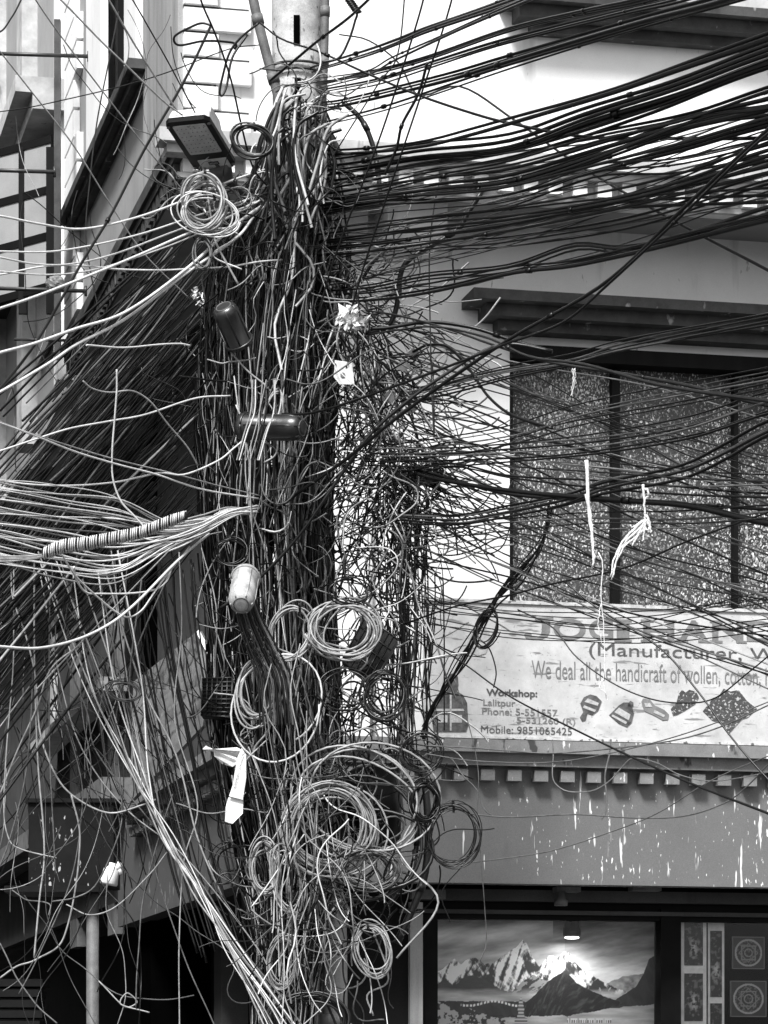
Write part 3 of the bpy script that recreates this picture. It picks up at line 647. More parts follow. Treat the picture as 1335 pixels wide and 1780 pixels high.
for i in range(5): a = .64 + .035 * i; g.prism(rr_(a, a + .02, .925, .945, .002, -.0085), rr_(a, a + .02, .925, .945, .002, -.006))
g.build('lettering', 'ink_pale', pl)
g = MB()
for u, v in ((.04, .08), (.96, .08), (.04, .93), (.96, .93)): g.lathe(sq(u, v, -.003), (0, 0, -1), [(-.004, .008), (.006, .008)], 8)
g.build('screw', 'plastic_grey', sl)
g = MB(); g.tube(spline([sq(.55, .9, .02), sq(.6, 1.08, .015), P(412, 330, 15.75), P(470, 372, 15.95)], 14), .026, 12)
g.build('arm', 'rust_pipe', sl)
g = MB(); g.lathe(sq(.55, .97, .02), sq(.62, 1.25, -.02) - sq(.55, .97, .02), [(0, .055), (.06, .055), (.1, .045), (.125, .02)], 20); g.build('socket', 'plastic_grey', sl)
# ------------------------------------------------------------------ devices on the pole
def can(px0, py0, Y0, px1, py1, Y1, w, m_, lb, name='splice_closure', prof=None):
    a, b = P(px0, py0, Y0), P(px1, py1, Y1); L = np.linalg.norm(b - a); r = PW(w, Y1)
    o = thing(name, tuple(a), lb, 'cable splice case', 'domed cable splice cases on the pole')
    g = MB(); g.lathe(a, b - a, prof or [(0, r * .7), (.02 * L, r * 1.0), (.12 * L, r * 1.0), (.13 * L, r * .93), (.82 * L, r * .95), (.93 * L, r * .86), (.985 * L, r * .62), (L, r * .3)], 32); g.build('dome', m_, o)
    d = (b - a) / L; g = MB()
    ref = np.cross(d, (0, 0, 1.0)); ref /= np.linalg.norm(ref); up = np.cross(ref, d)
    t = np.linspace(0, 2 * math.pi, 28); ce = b - d * .012 * L
    g.tube([ce + (ref * math.cos(q) + up * math.sin(q)) * r * .55 for q in t], r * .05, 6); g.build('end_ring', 'rubber_grey', o)
    g = MB()
    for i in range(6):
        q = i * math.pi / 3; v = ref * math.cos(q) + up * math.sin(q)
        g.tube([a + d * L * .14 + v * r * .95, a + d * L * .8 + v * r * .95, ce + v * r * .75], r * .06, 5)
    g.tube([a + d * L * .1 + (ref * math.cos(q) + up * math.sin(q)) * r * 1.03 for q in t], r * .09, 6)
    g.build('ribs', m_, o)
    return o
can(418, 742, 14.95, 527, 744, 14.8, 48, 'case_black', 'black cylinder splice case lying sideways in front of the pole')
can(428, 1000, 15.05, 419, 1052, 14.8, 48, 'case_grey', 'worn grey bucket shaped splice case pointing down from the pole')
can(418, 600, 15.1, 388, 532, 14.95, 48, 'case_black', 'domed black splice case tilted up left, under dark netting')
# ribbed tilted black box
def gridbox(pts, Yf, depth, m_, nm, lb, nu, nv, cat='box'):
    a, b, c, d = [P(x, y, yy) for (x, y), yy in zip(pts, Yf)]   # tl, tr, br, bl
    o = thing(nm, tuple(d), lb, cat); k = np.array((0, depth, 0)); g = MB(); g.prism([d, c, b, a], [q + k for q in (d, c, b, a)]); g.build('case', m_, o)
    g = MB(); u_ = lambda u, v: (a * (1 - u) + b * u) * (1 - v) + (d * (1 - u) + c * u) * v + np.array((0, -.004, 0))
    for i in range(nu + 1): g.tube([u_(i / nu, 0), u_(i / nu, 1)], .0045, 5)
    for j in range(nv + 1): g.tube([u_(0, j / nv), u_(1, j / nv)], .0045, 5)
    g.build('ribs', 'rubber_dark' if m_ == 'plastic_black' else 'rubber_grey', o); return o
gridbox([(636, 1070), (692, 1112), (648, 1190), (594, 1148)], [15.4, 15.3, 15.1, 15.2], .16, 'plastic_black', 'ribbed_box', 'tilted black ribbed plastic box behind the upper right coil', 7, 4)
gridbox([(352, 1180), (404, 1178), (402, 1246), (350, 1244)], [15.5, 15.4, 15.4, 15.5], .15, 'plastic_black', 'basket_box', 'small black basket weave box left of the hanging coils', 6, 9)
gridbox([(258, 645), (300, 660), (297, 706), (250, 690)], [16.3, 16.2, 16.2, 16.3], .1, 'plastic_black', 'ribbed_box', 'small dark ribbed box among slanting dark cables on the left', 5, 5)
gridbox([(674, 818), (762, 815), (764, 834), (676, 836)], [15.5, 15.5, 15.5, 15.5], .12, 'plastic_black', 'junction_box', 'long low black terminal box where many right hand cables meet', 8, 1)
o = thing('junction_box', tuple(P(600, 668, 15.4)), 'pale rounded plastic box with an oval mark right of the pole', 'box'); g = MB()
cn = [(582, 626), (612, 630), (616, 668), (590, 668), (580, 655)]; g.prism([P(x, y, 15.35) for x, y in cn][::-1], [P(x, y, 15.45) for x, y in cn][::-1]); g.build('case', 'plastic_white', o)
g = MB(); g.lathe(P(596, 652, 15.349), (0, -1, 0), [(-.01, .014), (.006, .012)], 16); g.build('knob', 'plastic_grey', o)
o = thing('terminal_block', tuple(P(700, 640, 15.6)), 'two small pale terminal blocks joined in the tangle against white wall', 'box'); g = MB()
for (x, y, w_, h_) in ((718, 612, 12, 7), (700, 636, 16, 10), (676, 690, 20, 11), (712, 712, 14, 8)):
    cn = [(x - w_, y + h_ * .4), (x, y - h_), (x + w_, y), (x + w_ * .2, y + h_)]; g.prism([P(a, b, 15.55) for a, b in cn][::-1], [P(a, b, 15.63) for a, b in cn][::-1])
g.build('case', 'plastic_grey', o)
# drum shaped dark meter box in the big coil
o = thing('cable_drum_box', tuple(P(655, 1460, 15.9)), 'big dark dented barrel shaped box inside the largest lower loops', 'box'); g = MB()
g.lathe(P(655, 1470, 15.85), P(645, 1330, 15.8) - P(655, 1470, 15.85), [(0, PW(60, 16)), (.03, PW(84, 16)), (.2, PW(96, 16)), (.33, PW(94, 16)), (.39, PW(80, 16)), (.42, PW(40, 16))], 32); g.build('body', 'plastic_black', o)
# plastic bag: crumpled white plastic
def rag(name, cx, cy, Y, rx, ry, k, m_, lb, cat, seed):
    r = np.random.default_rng(seed); g = MB()
    for _ in range(k):
        a = r.uniform(0, 2 * math.pi); q = r.uniform(0, .75); c = np.array((cx + math.cos(a) * rx * q, cy + math.sin(a) * ry * q + (math.cos(a) * ry * .4))); yy = Y + r.normal(0, .04)
        h = r.uniform(0, math.pi); L = r.uniform(.35, .8) * rx; wd = r.uniform(.15, .4) * rx; n = 6; u = np.linspace(-1, 1, n)
        b = np.cumsum(r.normal(0, .35, n)); fr_, bk = [], []
        P1 = [P(c[0] + L * t * math.cos(h + e * .4), c[1] + L * t * math.sin(h + e * .4), yy + .02 * e) for t, e in zip(u, b)]
        wv = [np.array((-math.sin(h), r.normal(0, .6), math.cos(h))) * wd / F * Y * r.uniform(.4, 1) for _ in u]
        V = []; 
        for p, v in zip(P1, wv): V += [p - v, p + v, p + v + (0, .004, 0), p - v + (0, .004, 0)]
        Fs = [(0, 1, 2, 3), ((n-1)*4+3, (n-1)*4+2, (n-1)*4+1, (n-1)*4)]
        for i in range(n - 1):
            for j in range(4): Fs.append((i*4+j, (i+1)*4+j, (i+1)*4+(j+1)%4, i*4+(j+1)%4))
        g.add(V, Fs)
    return tag(g.build(name, m_), lb, cat)
def crumple(name, cx, cy, Y, rx, ry, m_, lb, cat, seed, thing_pts=None):
    r = np.random.default_rng(seed); g = MB(); nu, nv = 26, 16; vs = []
    for j in range(nv + 1):
        for i in range(nu):
            t = 2 * math.pi * i / nu; p = math.pi * j / nv
            k = .75 + .5 * vnoise(np.array([i * .9 if i < nu / 2 else (nu - i) * .9]), np.array([j * .8 + seed]), seed)[0]
            vs.append(P(cx, cy, Y) + np.array((math.cos(t) * math.sin(p) * rx, math.sin(t) * math.sin(p) * ry * .7, math.cos(p) * ry)) * k / F * Y)
    g.add(vs, [(j * nu + i, j * nu + (i + 1) % nu, (j + 1) * nu + (i + 1) % nu, (j + 1) * nu + i) for j in range(nv) for i in range(nu)])
    return tag(g.build(name, m_), lb, cat)
rag('plastic_bag', 612, 552, 15.25, 26, 17, 26, 'plastic_white', 'crumpled white plastic bag caught in cables right of the pole', 'bag', 5)
rag('plastic_bag', 345, 520, 15.6, 12, 20, 12, 'plastic_white', 'small torn white bag caught left of the pole under the pale cables', 'bag', 9)
crumple('lamp_bulb', 96, 494, 19, 17, 15, 'plastic_grey', 'pale rounded bulb shape resting on the lower iron bar', 'lamp', 12)
# folded paper banner
def sheet(name, faces, m_, lb, cat, t=.006):
    g = MB()
    for pts in faces:
        f = [P(x, y, Y) for x, y, Y in pts]; g.prism(f, [q + np.array((.001, t, 0)) for q in f])
    return tag(g.build(name, m_), lb, cat)
bn = thing('paper_banner', tuple(P(402, 1430, 15.1)), 'folded white printed cloth strip hanging from the cables left of the pole', 'banner')
g = MB()
for k, pts in enumerate(([(352, 1302, 15.2), (358, 1296, 15.2), (372, 1302, 15.15), (412, 1299, 15.1), (424, 1306, 15.05), (410, 1316, 15.12), (380, 1308, 15.18)],
            [(372, 1304, 15.16), (410, 1316, 15.10), (418, 1324, 15.07), (404, 1333, 15.12), (386, 1328, 15.17), (372, 1314, 15.18)],
            [(412, 1318, 15.03), (420, 1300, 15.03), (428, 1312, 15.02), (428, 1352, 15.0), (422, 1390, 15.02), (398, 1384, 15.05), (404, 1366, 15.05), (410, 1340, 15.06)],
            [(397, 1386, 15.07), (423, 1388, 15.04), (422, 1414, 15.03), (404, 1432, 15.05), (391, 1428, 15.08), (392, 1404, 15.07)])):
    f = [P(x, y, Y + .003 * k) for x, y, Y in pts]; g.prism(f, [q + np.array((0, .005, 0)) for q in f])
g.build('cloth', 'paper', bn)
text3('THE GREAT HAPPY BE', P(403, 1382, 15.0), P(421, 1312, 14.98), .03, 'ink_grey', bn, lean=(.02, 0))
# white string tufts on the right
def tuft(name, strands, m_, lb, w=3):
    g = MB()
    for s_ in strands: 
        p = spline([P(x, y, 14.2) for x, y in prs(s_)], 14) + rng.normal(0, .002, (14, 3)); g.tube(p, np.linspace(1, .5, 14) * PW(w, 14.2), 6)
    tag(g.build(name, m_), lb, 'string', 'frayed white strings over the dusty window')
tuft('white_string', ['1118,842 1120,870 1122,898 1124,912', '1122,905 1116,925 1090,945 1074,970 1063,1008', '1123,905 1112,918 1082,948 1070,980 1066,1005', '1121,903 1100,922 1080,946 1068,972 1061,1004',
                      '1123,903 1120,922 1117,940', '1124,905 1130,915 1131,925 1128,918', '1121,905 1108,932 1098,950', '1119,850 1126,852 1127,862 1121,868', '1122,896 1130,910 1126,922 1120,912', '1117,905 1104,915 1098,918'],
     'rope', 'knotted frayed white string with a splayed tail hanging before the window', 5)
tuft('white_string', ['1019,800 1022,850 1025,890 1028,930 1032,965 1030,988', '1021,860 1027,900 1031,940 1034,975'], 'rope', 'straight white strip dangling left of the knotted white string', 7)
tuft('white_string', ['995,640 998,670 992,688', '1000,640 1001,668', '998,642 994,690'], 'rope', 'short thin white strings at the top of the dusty window', 2)
tuft('white_string', ['1040,960 1048,985 1045,1040 1050,1100 1052,1150 1048,1180 1054,1215', '1048,1180 1042,1195 1052,1205 1056,1218', '1044,1050 1040,1080 1046,1120'], 'rope', 'long wispy white thread trailing down over the signboard', 2)
# pot and pipe lower left
dk = thing('transformer_box', tuple(P(130, 1545, 18)), 'big dark paint splashed box under the side facade at lower left', 'box')
g = MB(); cc = P(130, 1472, 18.3); g.box(cc, (.25, .22, .245)); g.build('case', 'splashed_black', dk)
g = MB(); g.box(cc + np.array((0, 0, .255)), (.27, .24, .012)); g.build('lid', 'plastic_black', dk)
g = MB(); g.box(cc + np.array((-.1, 0, -.265)), (.29, .25, .018)); g.build('base_plate', 'plastic_black', dk)
g = MB(); g.tube([P(161, 1548, 18.2), P(161, 2400, 18.2) * (1, 1, 0)], PW(22, 18.2), 18); tag(g.build('support_post', 'rust_pipe'), 'plain grey round post under the dark splashed box', 'post')
o = thing('insulator', tuple(P(190, 1535, 17.9)), 'small chipped white ceramic fitting beside the dark splashed box', 'insulator'); g = MB()
g.lathe(P(188, 1538, 17.9), P(196, 1500, 17.9) - P(188, 1538, 17.9), [(0, .05), (.01, .055), (.09, .045), (.11, .02), (.13, .02)], 16); g.build('cap', 'plastic_white', o)
g = MB(); g.tube([P(192, 1510, 17.9), P(205, 1508, 17.9), P(210, 1500, 17.9)], .02, 10); g.tube([P(206, 1508, 17.9), P(210, 1520, 17.9)], .014, 8); g.build('hook', 'plastic_white', o)
# junk stack at the lower left edge
o = thing('stacked_boards', tuple(P(20, 1780, 18.5)), 'stack of grey boards in deep shade at the bottom left corner', 'boards')
for k in range(5):
    g = MB(); g.box(P(12 + 5 * math.sin(k * 2), 1782 - 18 * k, 18.6), (.22, .2, .022)); g.build('board', 'shade_wall', o)
# ------------------------------------------------------------------ cables
BK, DK, GR, PA, WH = 'rubber_black', 'rubber_dark', 'rubber_grey', 'rubber_pale', 'rubber_white'
NW = [0]
def wob(n, amp, k=5):
    c = rng.normal(0, amp, (k, 2)); c[0] *= .3; c[-1] *= .6
    x = np.linspace(0, k - 1, n); o = np.zeros((n, 2))
    for j in range(2): o[:, j] = spline(np.c_[np.arange(k), c[:, j]], n)[:, 1]
    return o
def path(cp, Y0, Y1, n=40, amp=.5, off=(0, 0), k=6):
    cp = prs(cp) if isinstance(cp, str) else cp
    q = spline(cp, n); q = q + wob(n, amp, k) + np.array(off)
    d = np.r_[0, np.cumsum(np.linalg.norm(np.diff(q, axis=0), axis=1))]; d /= d[-1]
    Y = Y0 + (Y1 - Y0) * d
    return np.array([P(a, b, y) for (a, b), y in zip(q, Y)])
def cable(cp, Y0, Y1, w, m_, lb, grp=None, n=40, amp=.5, off=(0, 0), name='overhead_cable', ties=0):
    p = path(cp, Y0, Y1, n, amp, off); g = MB(); rad = PW(w * .84, (Y0 + Y1) / 2); g.tube(p, rad * (np.linspace(.66, 1.5, n) if Y0 - Y1 > 1.8 else 1), 6)
    for _ in range(ties):
        i = int(rng.integers(3, n - 3)); d = p[i + 1] - p[i]; d /= np.linalg.norm(d); r = PW(w, (Y0 + Y1) / 2)
        g.lathe(p[i], d, [(0, r * 1.35), (r * 3, r * 1.35)], 6)
    NW[0] += 1
    return tag(g.build(name, m_), lb, 'cable', grp)
def bunch(cp, Y0, Y1, w, m_, n_, spread, lb, grp, amp=1.2, name='overhead_cable', ties=0, n=40):
    for i in range(n_):
        ws = w * rng.uniform(.7, 1.15)
        cable(cp, Y0 + rng.uniform(-.1, .1), Y1 + rng.uniform(-.4, .4), ws, m_ if isinstance(m_, str) else m_[i % len(m_)], lb, grp, amp=amp,
              off=(rng.uniform(-2, 2), (i - (n_ - 1) / 2) * spread / max(n_ - 1, 1) + rng.normal(0, .6)), name=name, ties=ties, n=n)
# --- upper right spans across the white wall (the near ends come towards the viewer)
G1 = 'thick black cables rising to the upper right across the white wall'
for cp, w, nn, sp, lb in (
    ('540,122 640,92 693,72 745,50 890,0 1060,-70', 6, 3, 9, 'black cable of the topmost bundle that leaves over the top edge first'),
    ('548,140 639,128 683,104 777,61 890,10 1060,-62', 5, 2, 5, 'wavy black cable just under the topmost bundle'),
    ('552,150 632,130 740,101 890,50 1020,20 1118,0 1300,-50', 6, 3, 8, 'black cable of the second bundle across the upper white wall'),
    ('560,160 657,142 743,115 885,70 1087,20 1178,0 1350,-50', 6, 3, 9, 'black cable of the third bundle across the upper white wall'),
    ('555,182 598,178 777,135 885,102 1121,32 1242,0 1400,-50', 8, 3, 10, 'black cable of the thick fourth bundle across the upper white wall'),
    ('560,216 676,185 885,116 1121,44 1242,10 1400,-35', 6, 2, 5, 'black cable running just below the thick fourth bundle')):
    bunch(cp, 15.9, 12.5, w, BK, nn, sp, lb, G1, ties=2)
G2 = 'heavy dark cables fanning right from the pole to the right edge'
K = (('470,263 592,262 726,249 820,228 885,211 1054,162 1188,115 1335,64 1560,-20', 8, 2, 7, 'uppermost dark cable of the heavy right hand fan'),
     ('520,296 620,285 726,266 885,248 1020,200 1180,150 1335,92 1560,15', 10, 4, 24, 'cable in the thickest dark bundle at the right edge'),
     ('500,330 600,318 726,292 885,268 1121,192 1256,140 1335,113 1560,40', 8, 3, 12, 'cable in the bundle under the thickest one'),
     ('470,352 600,338 740,305 885,280 1037,238 1202,202 1335,157 1560,90', 5, 3, 12, 'dark cable in the upper middle of the right hand fan'),
     ('480,360 620,338 760,318 885,305 1054,256 1188,216 1335,182 1560,125', 9, 3, 18, 'cable in the second thickest dark bundle of the right hand fan'),
     ('500,372 640,350 760,330 885,318 1020,280 1222,206 1335,190 1560,130', 6, 3, 12, 'dark cable under the second thickest bundle'),
     ('470,380 640,352 780,345 885,334 1087,280 1200,250 1335,212 1560,160', 7, 3, 14, 'middle dark cable of the right hand fan'),
     ('480,400 640,372 780,360 885,350 1037,300 1171,290 1335,253 1560,210', 4, 3, 24, 'thin dark cable crossing the dentil cornice'),
     ('470,420 640,395 760,380 885,369 1087,337 1205,307 1335,262 1560,215', 6, 3, 20, 'dark cable under the dentil cornice'),
     ('480,430 640,410 780,392 885,378 1087,352 1335,340 1560,330', 5, 3, 24, 'level dark cable in front of the shaded soffit'),
     ('470,440 640,425 780,405 885,391 1054,357 1335,290 1560,240', 6, 3, 22, 'dark cable rising over the shaded soffit'),
     ('540,470 680,440 780,425 885,418 1121,381 1335,313 1560,260', 5, 3, 20, 'dark cable under the shaded soffit'),
     ('520,510 640,500 740,480 885,466 1000,430 1085,435 1188,415 1335,364 1560,300', 6, 3, 10, 'loose dark cable over the grey wall below the soffit'),
     ('510,520 640,515 760,498 890,470 1010,455 1335,378 1560,330', 7, 3, 8, 'lowest dark cable of the right hand fan'))
for cp, w, nn, sp, lb in K: bunch(cp, 15.8, 12.8, w, BK, nn, sp, lb, G2, amp=2.0, ties=1)
for k in range(26):      # thin strays woven through the fan; paler ones put cable highlights into colour
    y0 = rng.uniform(300, 520); y1 = y0 * .75 + rng.uniform(20, 90); y2 = y1 - rng.uniform(60, 170)
    cable([(rng.uniform(470, 560), y0), (700, (y0 + y1) / 2 + 8), (885, y1), (1110, (y1 + y2) / 2 + 10), (1340, y2), (1560, y2 - 70)], 15.7, 13.2, rng.uniform(1.8, 3.4), (DK, GR, BK, PA)[k % 4],
          'thin grey stray cable woven through the heavy right hand fan', 'thin stray cables in the right hand fan', amp=3)
# --- singular long cables
S1 = [
 ('590,60 640,70 693,110 727,165 800,150 890,205 1013,290 1180,388 1335,470 1500,560', 16.2, 13.5, 5, DK, 'dark cable crossing downwards behind the fan to the far right'),
 ('452,40 490,68 556,90 640,128 727,165 815,195 885,214 1020,238 1198,241 1335,240 1560,230', 15.6, 13.4, 6, BK, 'black cable dipping from the pole top then running level into the fan'),
 ('470,140 540,80 600,36 650,-10 700,-60', 15.6, 14, 6, BK, 'black cable rising right from the pole top to the frame edge'),
 ('1500,80 1335,225 1188,362 1054,490 885,590 760,675 676,738 600,800 504,868 470,900', 12.6, 15.4, 8, BK, 'long thick black cable running from far right down to the pole middle'),
 ('1400,200 1335,232 1190,370 1056,495 980,560 880,598 861,606 710,663 551,716 484,720', 12.7, 15.3, 6, BK, 'black cable parallel to the long thick one, ending at the lying splice case'),
 ('960,610 868,600 760,660 690,712 640,760 590,830 520,930 440,1015 380,1060', 14.8, 15.3, 7, DK, 'frayed dark cable falling left across the tangle below the long thick ones'),
 ('736,-40 736,0 689,152 649,270 585,438 560,520 540,600', 14.6, 15.2, 4, BK, 'steep thin cable falling from the top edge, middle of three'),
 ('702,-40 703,0 690,100 655,150 543,330 500,390', 14.6, 15.2, 3, DK, 'steepest thin cable from the top edge, nearest the pole'),
 ('785,-40 785,0 733,162 686,303 640,440 608,546', 14.6, 15.2, 4, BK, 'steep thin cable from the top edge, farthest from the pole'),
 ('743,108 728,160 700,215 689,256 669,303', 15.0, 15.2, 6, BK, 'short thick black cable piece hanging between the steep thin ones'),
 ('600,-20 620,20 617,36 606,72 590,100 560,108', 15.2, 15.3, 5, DK, 'short cable curling beside the springy coil at the top'),
 ('62,-30 62,0 185,168 256,260 303,313 330,345', 14.5, 15.3, 3, PA, 'pale cable slanting down right from the top left edge'),
 ('80,-20 106,0 202,98 283,175 317,200', 14.6, 15.0, 4, PA, 'pale cable ending on top of the street lamp, lower of two'),
 ('170,-30 189,0 236,81 307,192', 14.6, 15.0, 4, PA, 'pale cable ending on top of the street lamp, upper of two'),
 ('215,-25 231,0 290,105 340,197', 14.6, 15.0, 3, DK, 'thin dark line falling to the right end of the street lamp'),
 ('-30,55 0,89 64,170 128,253 189,350 250,440 330,520', 14.5, 15.4, 3, PA, 'thin pale cable crossing the whole side facade diagonally'),
 ('-30,198 0,194 60,185 182,157 290,125 400,85 450,79', 17, 15.8, 2.5, DK, 'very thin dark cable crossing the side facade nearly level'),
 ('367,44 320,140 253,256 195,370 145,452 60,600 -20,700', 15.5, 14, 6, BK, 'thick black cable slanting down left from the angular loop'),
 ('206,20 190,100 168,210 156,310 150,420 175,560 200,700', 16.5, 16.5, 3, DK, 'dark cable hanging straight over the side sill'),
 ('345,-30 350,0 375,60 401,138 420,220 441,293 470,330', 14.8, 15.4, 4, BK, 'black cable falling from the top edge past the right of the lamp'),
 ('367,44 352,40 337,44 305,62 304,74 315,79 354,72 400,74 411,78 408,86', 15.2, 15.4, 5, BK, 'angular black loop of stiff cable left of the pole top'),
 ('450,40 420,65 400,92 388,130 382,160 386,166 394,150 404,100 430,60', 15.3, 15.4, 5, BK, 'teardrop loop of black cable left of the pole top'),
 ('-30,50 0,55 20,30 36,0 50,-30', 14, 14.5, 4, BK, 'black cable cutting the extreme top left corner'),
 ('645,572 672,570 743,560 820,568 890,592 960,612', 15.3, 15, 8, BK, 'thick black cable arching out right below the white bag'),
 ('640,582 690,574 760,568 850,588 920,620 1020,634 1155,671 1335,698 1500,715', 15.3, 13.4, 6, DK, 'thick pair cable arching out from the bag to the right edge, upper'),
 ('636,540 690,548 780,572 860,600 960,630 1080,650 1200,672 1335,705 1500,725', 15.4, 13.5, 6, DK, 'thick pair cable sagging before the window top, lower'),
 ('718,612 745,600 780,604 815,640 850,690 890,722 960,745', 15.5, 14.8, 6, BK, 'black cable curling out of the small terminal blocks'),
 ('720,822 760,833 890,853 1087,870 1200,880 1335,909 1500,930', 15.4, 13.6, 11, BK, 'thickest black cable sloping down right across the window middle'),
 ('725,815 800,838 890,860 1000,868 1180,875 1335,885 1500,895', 15.5, 13.8, 7, BK, 'black cable just above the thickest sloping one'),
 ('700,1085 790,1055 885,1035 960,1015 1087,988 1200,940 1335,890 1500,830', 15.3, 13.6, 4, BK, 'black cable rising right across the lower window panes'),
 ('690,1080 800,1150 885,1210 1000,1268 1087,1311 1200,1362 1335,1414 1500,1480', 15.3, 13.4, 4, BK, 'long black line falling right across the signboard to the ledge'),
 ('980,1010 1037,1055 1148,1126 1212,1200 1270,1280 1335,1354 1450,1470', 14.5, 13.6, 4, BK, 'dark cable falling steeply over the printed glove and scarf'),
 ('900,1060 960,1090 1000,1140 1060,1185 1120,1212 1180,1222 1240,1215 1300,1170 1360,1120', 14.8, 14, 3, BK, 'slack black cable drooping over the sign between cap and scarf'),
 ('740,1296 820,1300 890,1306 960,1310 1060,1302 1180,1285 1260,1260 1335,1226 1420,1190', 15, 14, 3, GR, 'thin grey cable resting along the ledge then rising over the scarf'),
 ('740,1310 820,1322 950,1325 1050,1312 1160,1285 1260,1250 1335,1220', 15, 14, 2.5, GR, 'second thin grey cable along the ledge'),
 ('820,1415 885,1421 1000,1416 1100,1421 1190,1418 1260,1395 1300,1365 1345,1318 1400,1260', 15.5, 14.5, 3, GR, 'wavy pale cable lying across the grey fascia, upper of two'),
 ('790,1503 890,1490 960,1478 1050,1450 1140,1415 1230,1360 1300,1328 1400,1290', 15.5, 14.5, 2.5, GR, 'thin cable sweeping across the grey fascia, lower of two'),
 ('960,1286 962,1310 961,1350 970,1366 990,1376 1030,1375 1060,1358 1085,1330 1100,1318 1140,1325 1180,1345 1230,1356 1280,1352 1345,1340', 16, 15.5, 2.5, PA, 'pale cable looping below the ledge over the dentils'),
 ('1062,1285 1060,1310 1052,1350 1055,1390 1054,1410 1046,1424', 16, 16, 3.5, PA, 'short pale cable end hanging down over the dentils'),
 ('790,1180 815,1260 832,1340 830,1420 836,1500 843,1580 846,1640 835,1672', 15.3, 15.3, 2, GR, 'single thin wire hanging down in front of the shop painting'),
 ('740,600 752,640 755,760 752,700 748,560 747,430 760,330 775,300', 15.2, 15.4, 3, DK, 'thin upright wire before the white wall right of the bag'),
 ('-20,375 0,376 70,390 142,398 232,380 317,350 400,315 460,295', 14.2, 15.5, 5, WH, 'pale cable sweeping up to the pole under the lamp, uppermost'),
 ('-20,437 0,437 101,436 232,411 337,377 421,350 450,338', 14.3, 15.5, 4, WH, 'pale cable sweeping to the pole, second from the top'),
 ('-20,444 0,447 60,458 120,459 202,441 317,398 435,357 455,346', 14.3, 15.5, 4, WH, 'pale cable sweeping to the pole, third from the top'),
 ('-20,470 0,472 80,478 160,470 260,440 350,404 440,352', 14.3, 15.5, 3.5, WH, 'pale cable sweeping to the pole, fourth from the top'),
 ('-20,542 0,536 60,516 148,482 240,444 320,408 395,378 445,350', 14, 15.5, 6, WH, 'thick white cable sweeping up to the pole under the lamp'),
 ('-20,620 0,613 60,597 130,572 216,543 323,468 398,401 440,368 465,352', 14, 15.5, 6.5, WH, 'thickest white cable sweeping up to the pole, upper of two'),
 ('-20,690 0,681 45,655 91,627 131,600 216,556 323,476 414,412 445,372 470,350', 14, 15.5, 6.5, WH, 'thickest white cable sweeping up to the pole, lower of two'),
 ('-20,478 0,477 80,462 150,462 202,468 280,470 337,467 400,463 450,455 490,452', 14.4, 15.4, 4, WH, 'pale cable running nearly level to the pole below the others'),
 ('-20,728 0,735 60,757 130,785 200,806 270,824 350,850 450,866', 14.2, 15.3, 4, WH, 'white cable falling right from the left edge to the pole knot, upper'),
 ('-20,724 0,733 50,752 130,778 200,798 290,820 370,842 452,862', 14.2, 15.3, 3, PA, 'white cable falling right from the left edge to the pole knot, lower'),
 ('-20,788 0,784 60,764 120,745 190,733 250,722 340,692 400,688', 14.4, 15.3, 4, WH, 'pale cable rising gently right over the dark slanting cables'),
 ('-20,835 0,836 60,843 130,844 200,838 240,830 280,822 320,825 380,800 405,780 432,758', 14.4, 15.2, 4, WH, 'pale cable running level then kinking up to the lying splice case'),
 ('432,758 424,735 415,712 411,704', 15.2, 15.3, 4, WH, 'short pale cable above the kink left of the lying splice case'),
 ('203,642 203,680 199,730 195,780 196,830 210,870 232,895 250,915', 14.6, 14.8, 4, WH, 'pale cable hanging straight down over the dark slanting cables'),
 ('144,662 160,675 190,682 230,680 260,698 290,735 325,775 345,810', 14.6, 15, 3.5, PA, 'pale cable bending down right across the dark slanting cables'),
 ('150,600 200,605 260,600 310,598 330,601', 14.4, 15, 4, WH, 'short pale level cable above the dark slanting cables'),
 ('-20,1122 0,1124 67,1127 135,1112 190,1085 236,1048 303,981 340,948 364,928', 14, 15.2, 6, WH, 'thick white cable sagging lowest on the left'),
 ('105,960 130,1000 160,1030 200,1063 222,1073 245,1062 265,1035 290,1000 330,950', 14.3, 15.1, 4, WH, 'pale cable sagging in a deep narrow loop on the left'),
 ('128,985 134,1010 150,1030 175,1032 225,1031 270,1025 290,1010 297,990', 14.4, 15.0, 4, WH, 'pale cable forming a flat bottomed loop on the left'),
 ('380,540 382,570 400,610 430,645 462,670 470,680', 15.1, 15.1, 4, PA, 'pale cable wandering down over the upper splice case'),
 ('360,625 385,632 400,628 425,626 445,622', 15.1, 15.1, 3, PA, 'short pale cable bridging across the dark bundle'),
]
for cp, Y0, Y1, w, m_, lb in S1:
    cable(cp, Y0, Y1, w, m_, lb, None, n=52, amp=.5, ties=1 if w > 5 and m_ != WH else 0)
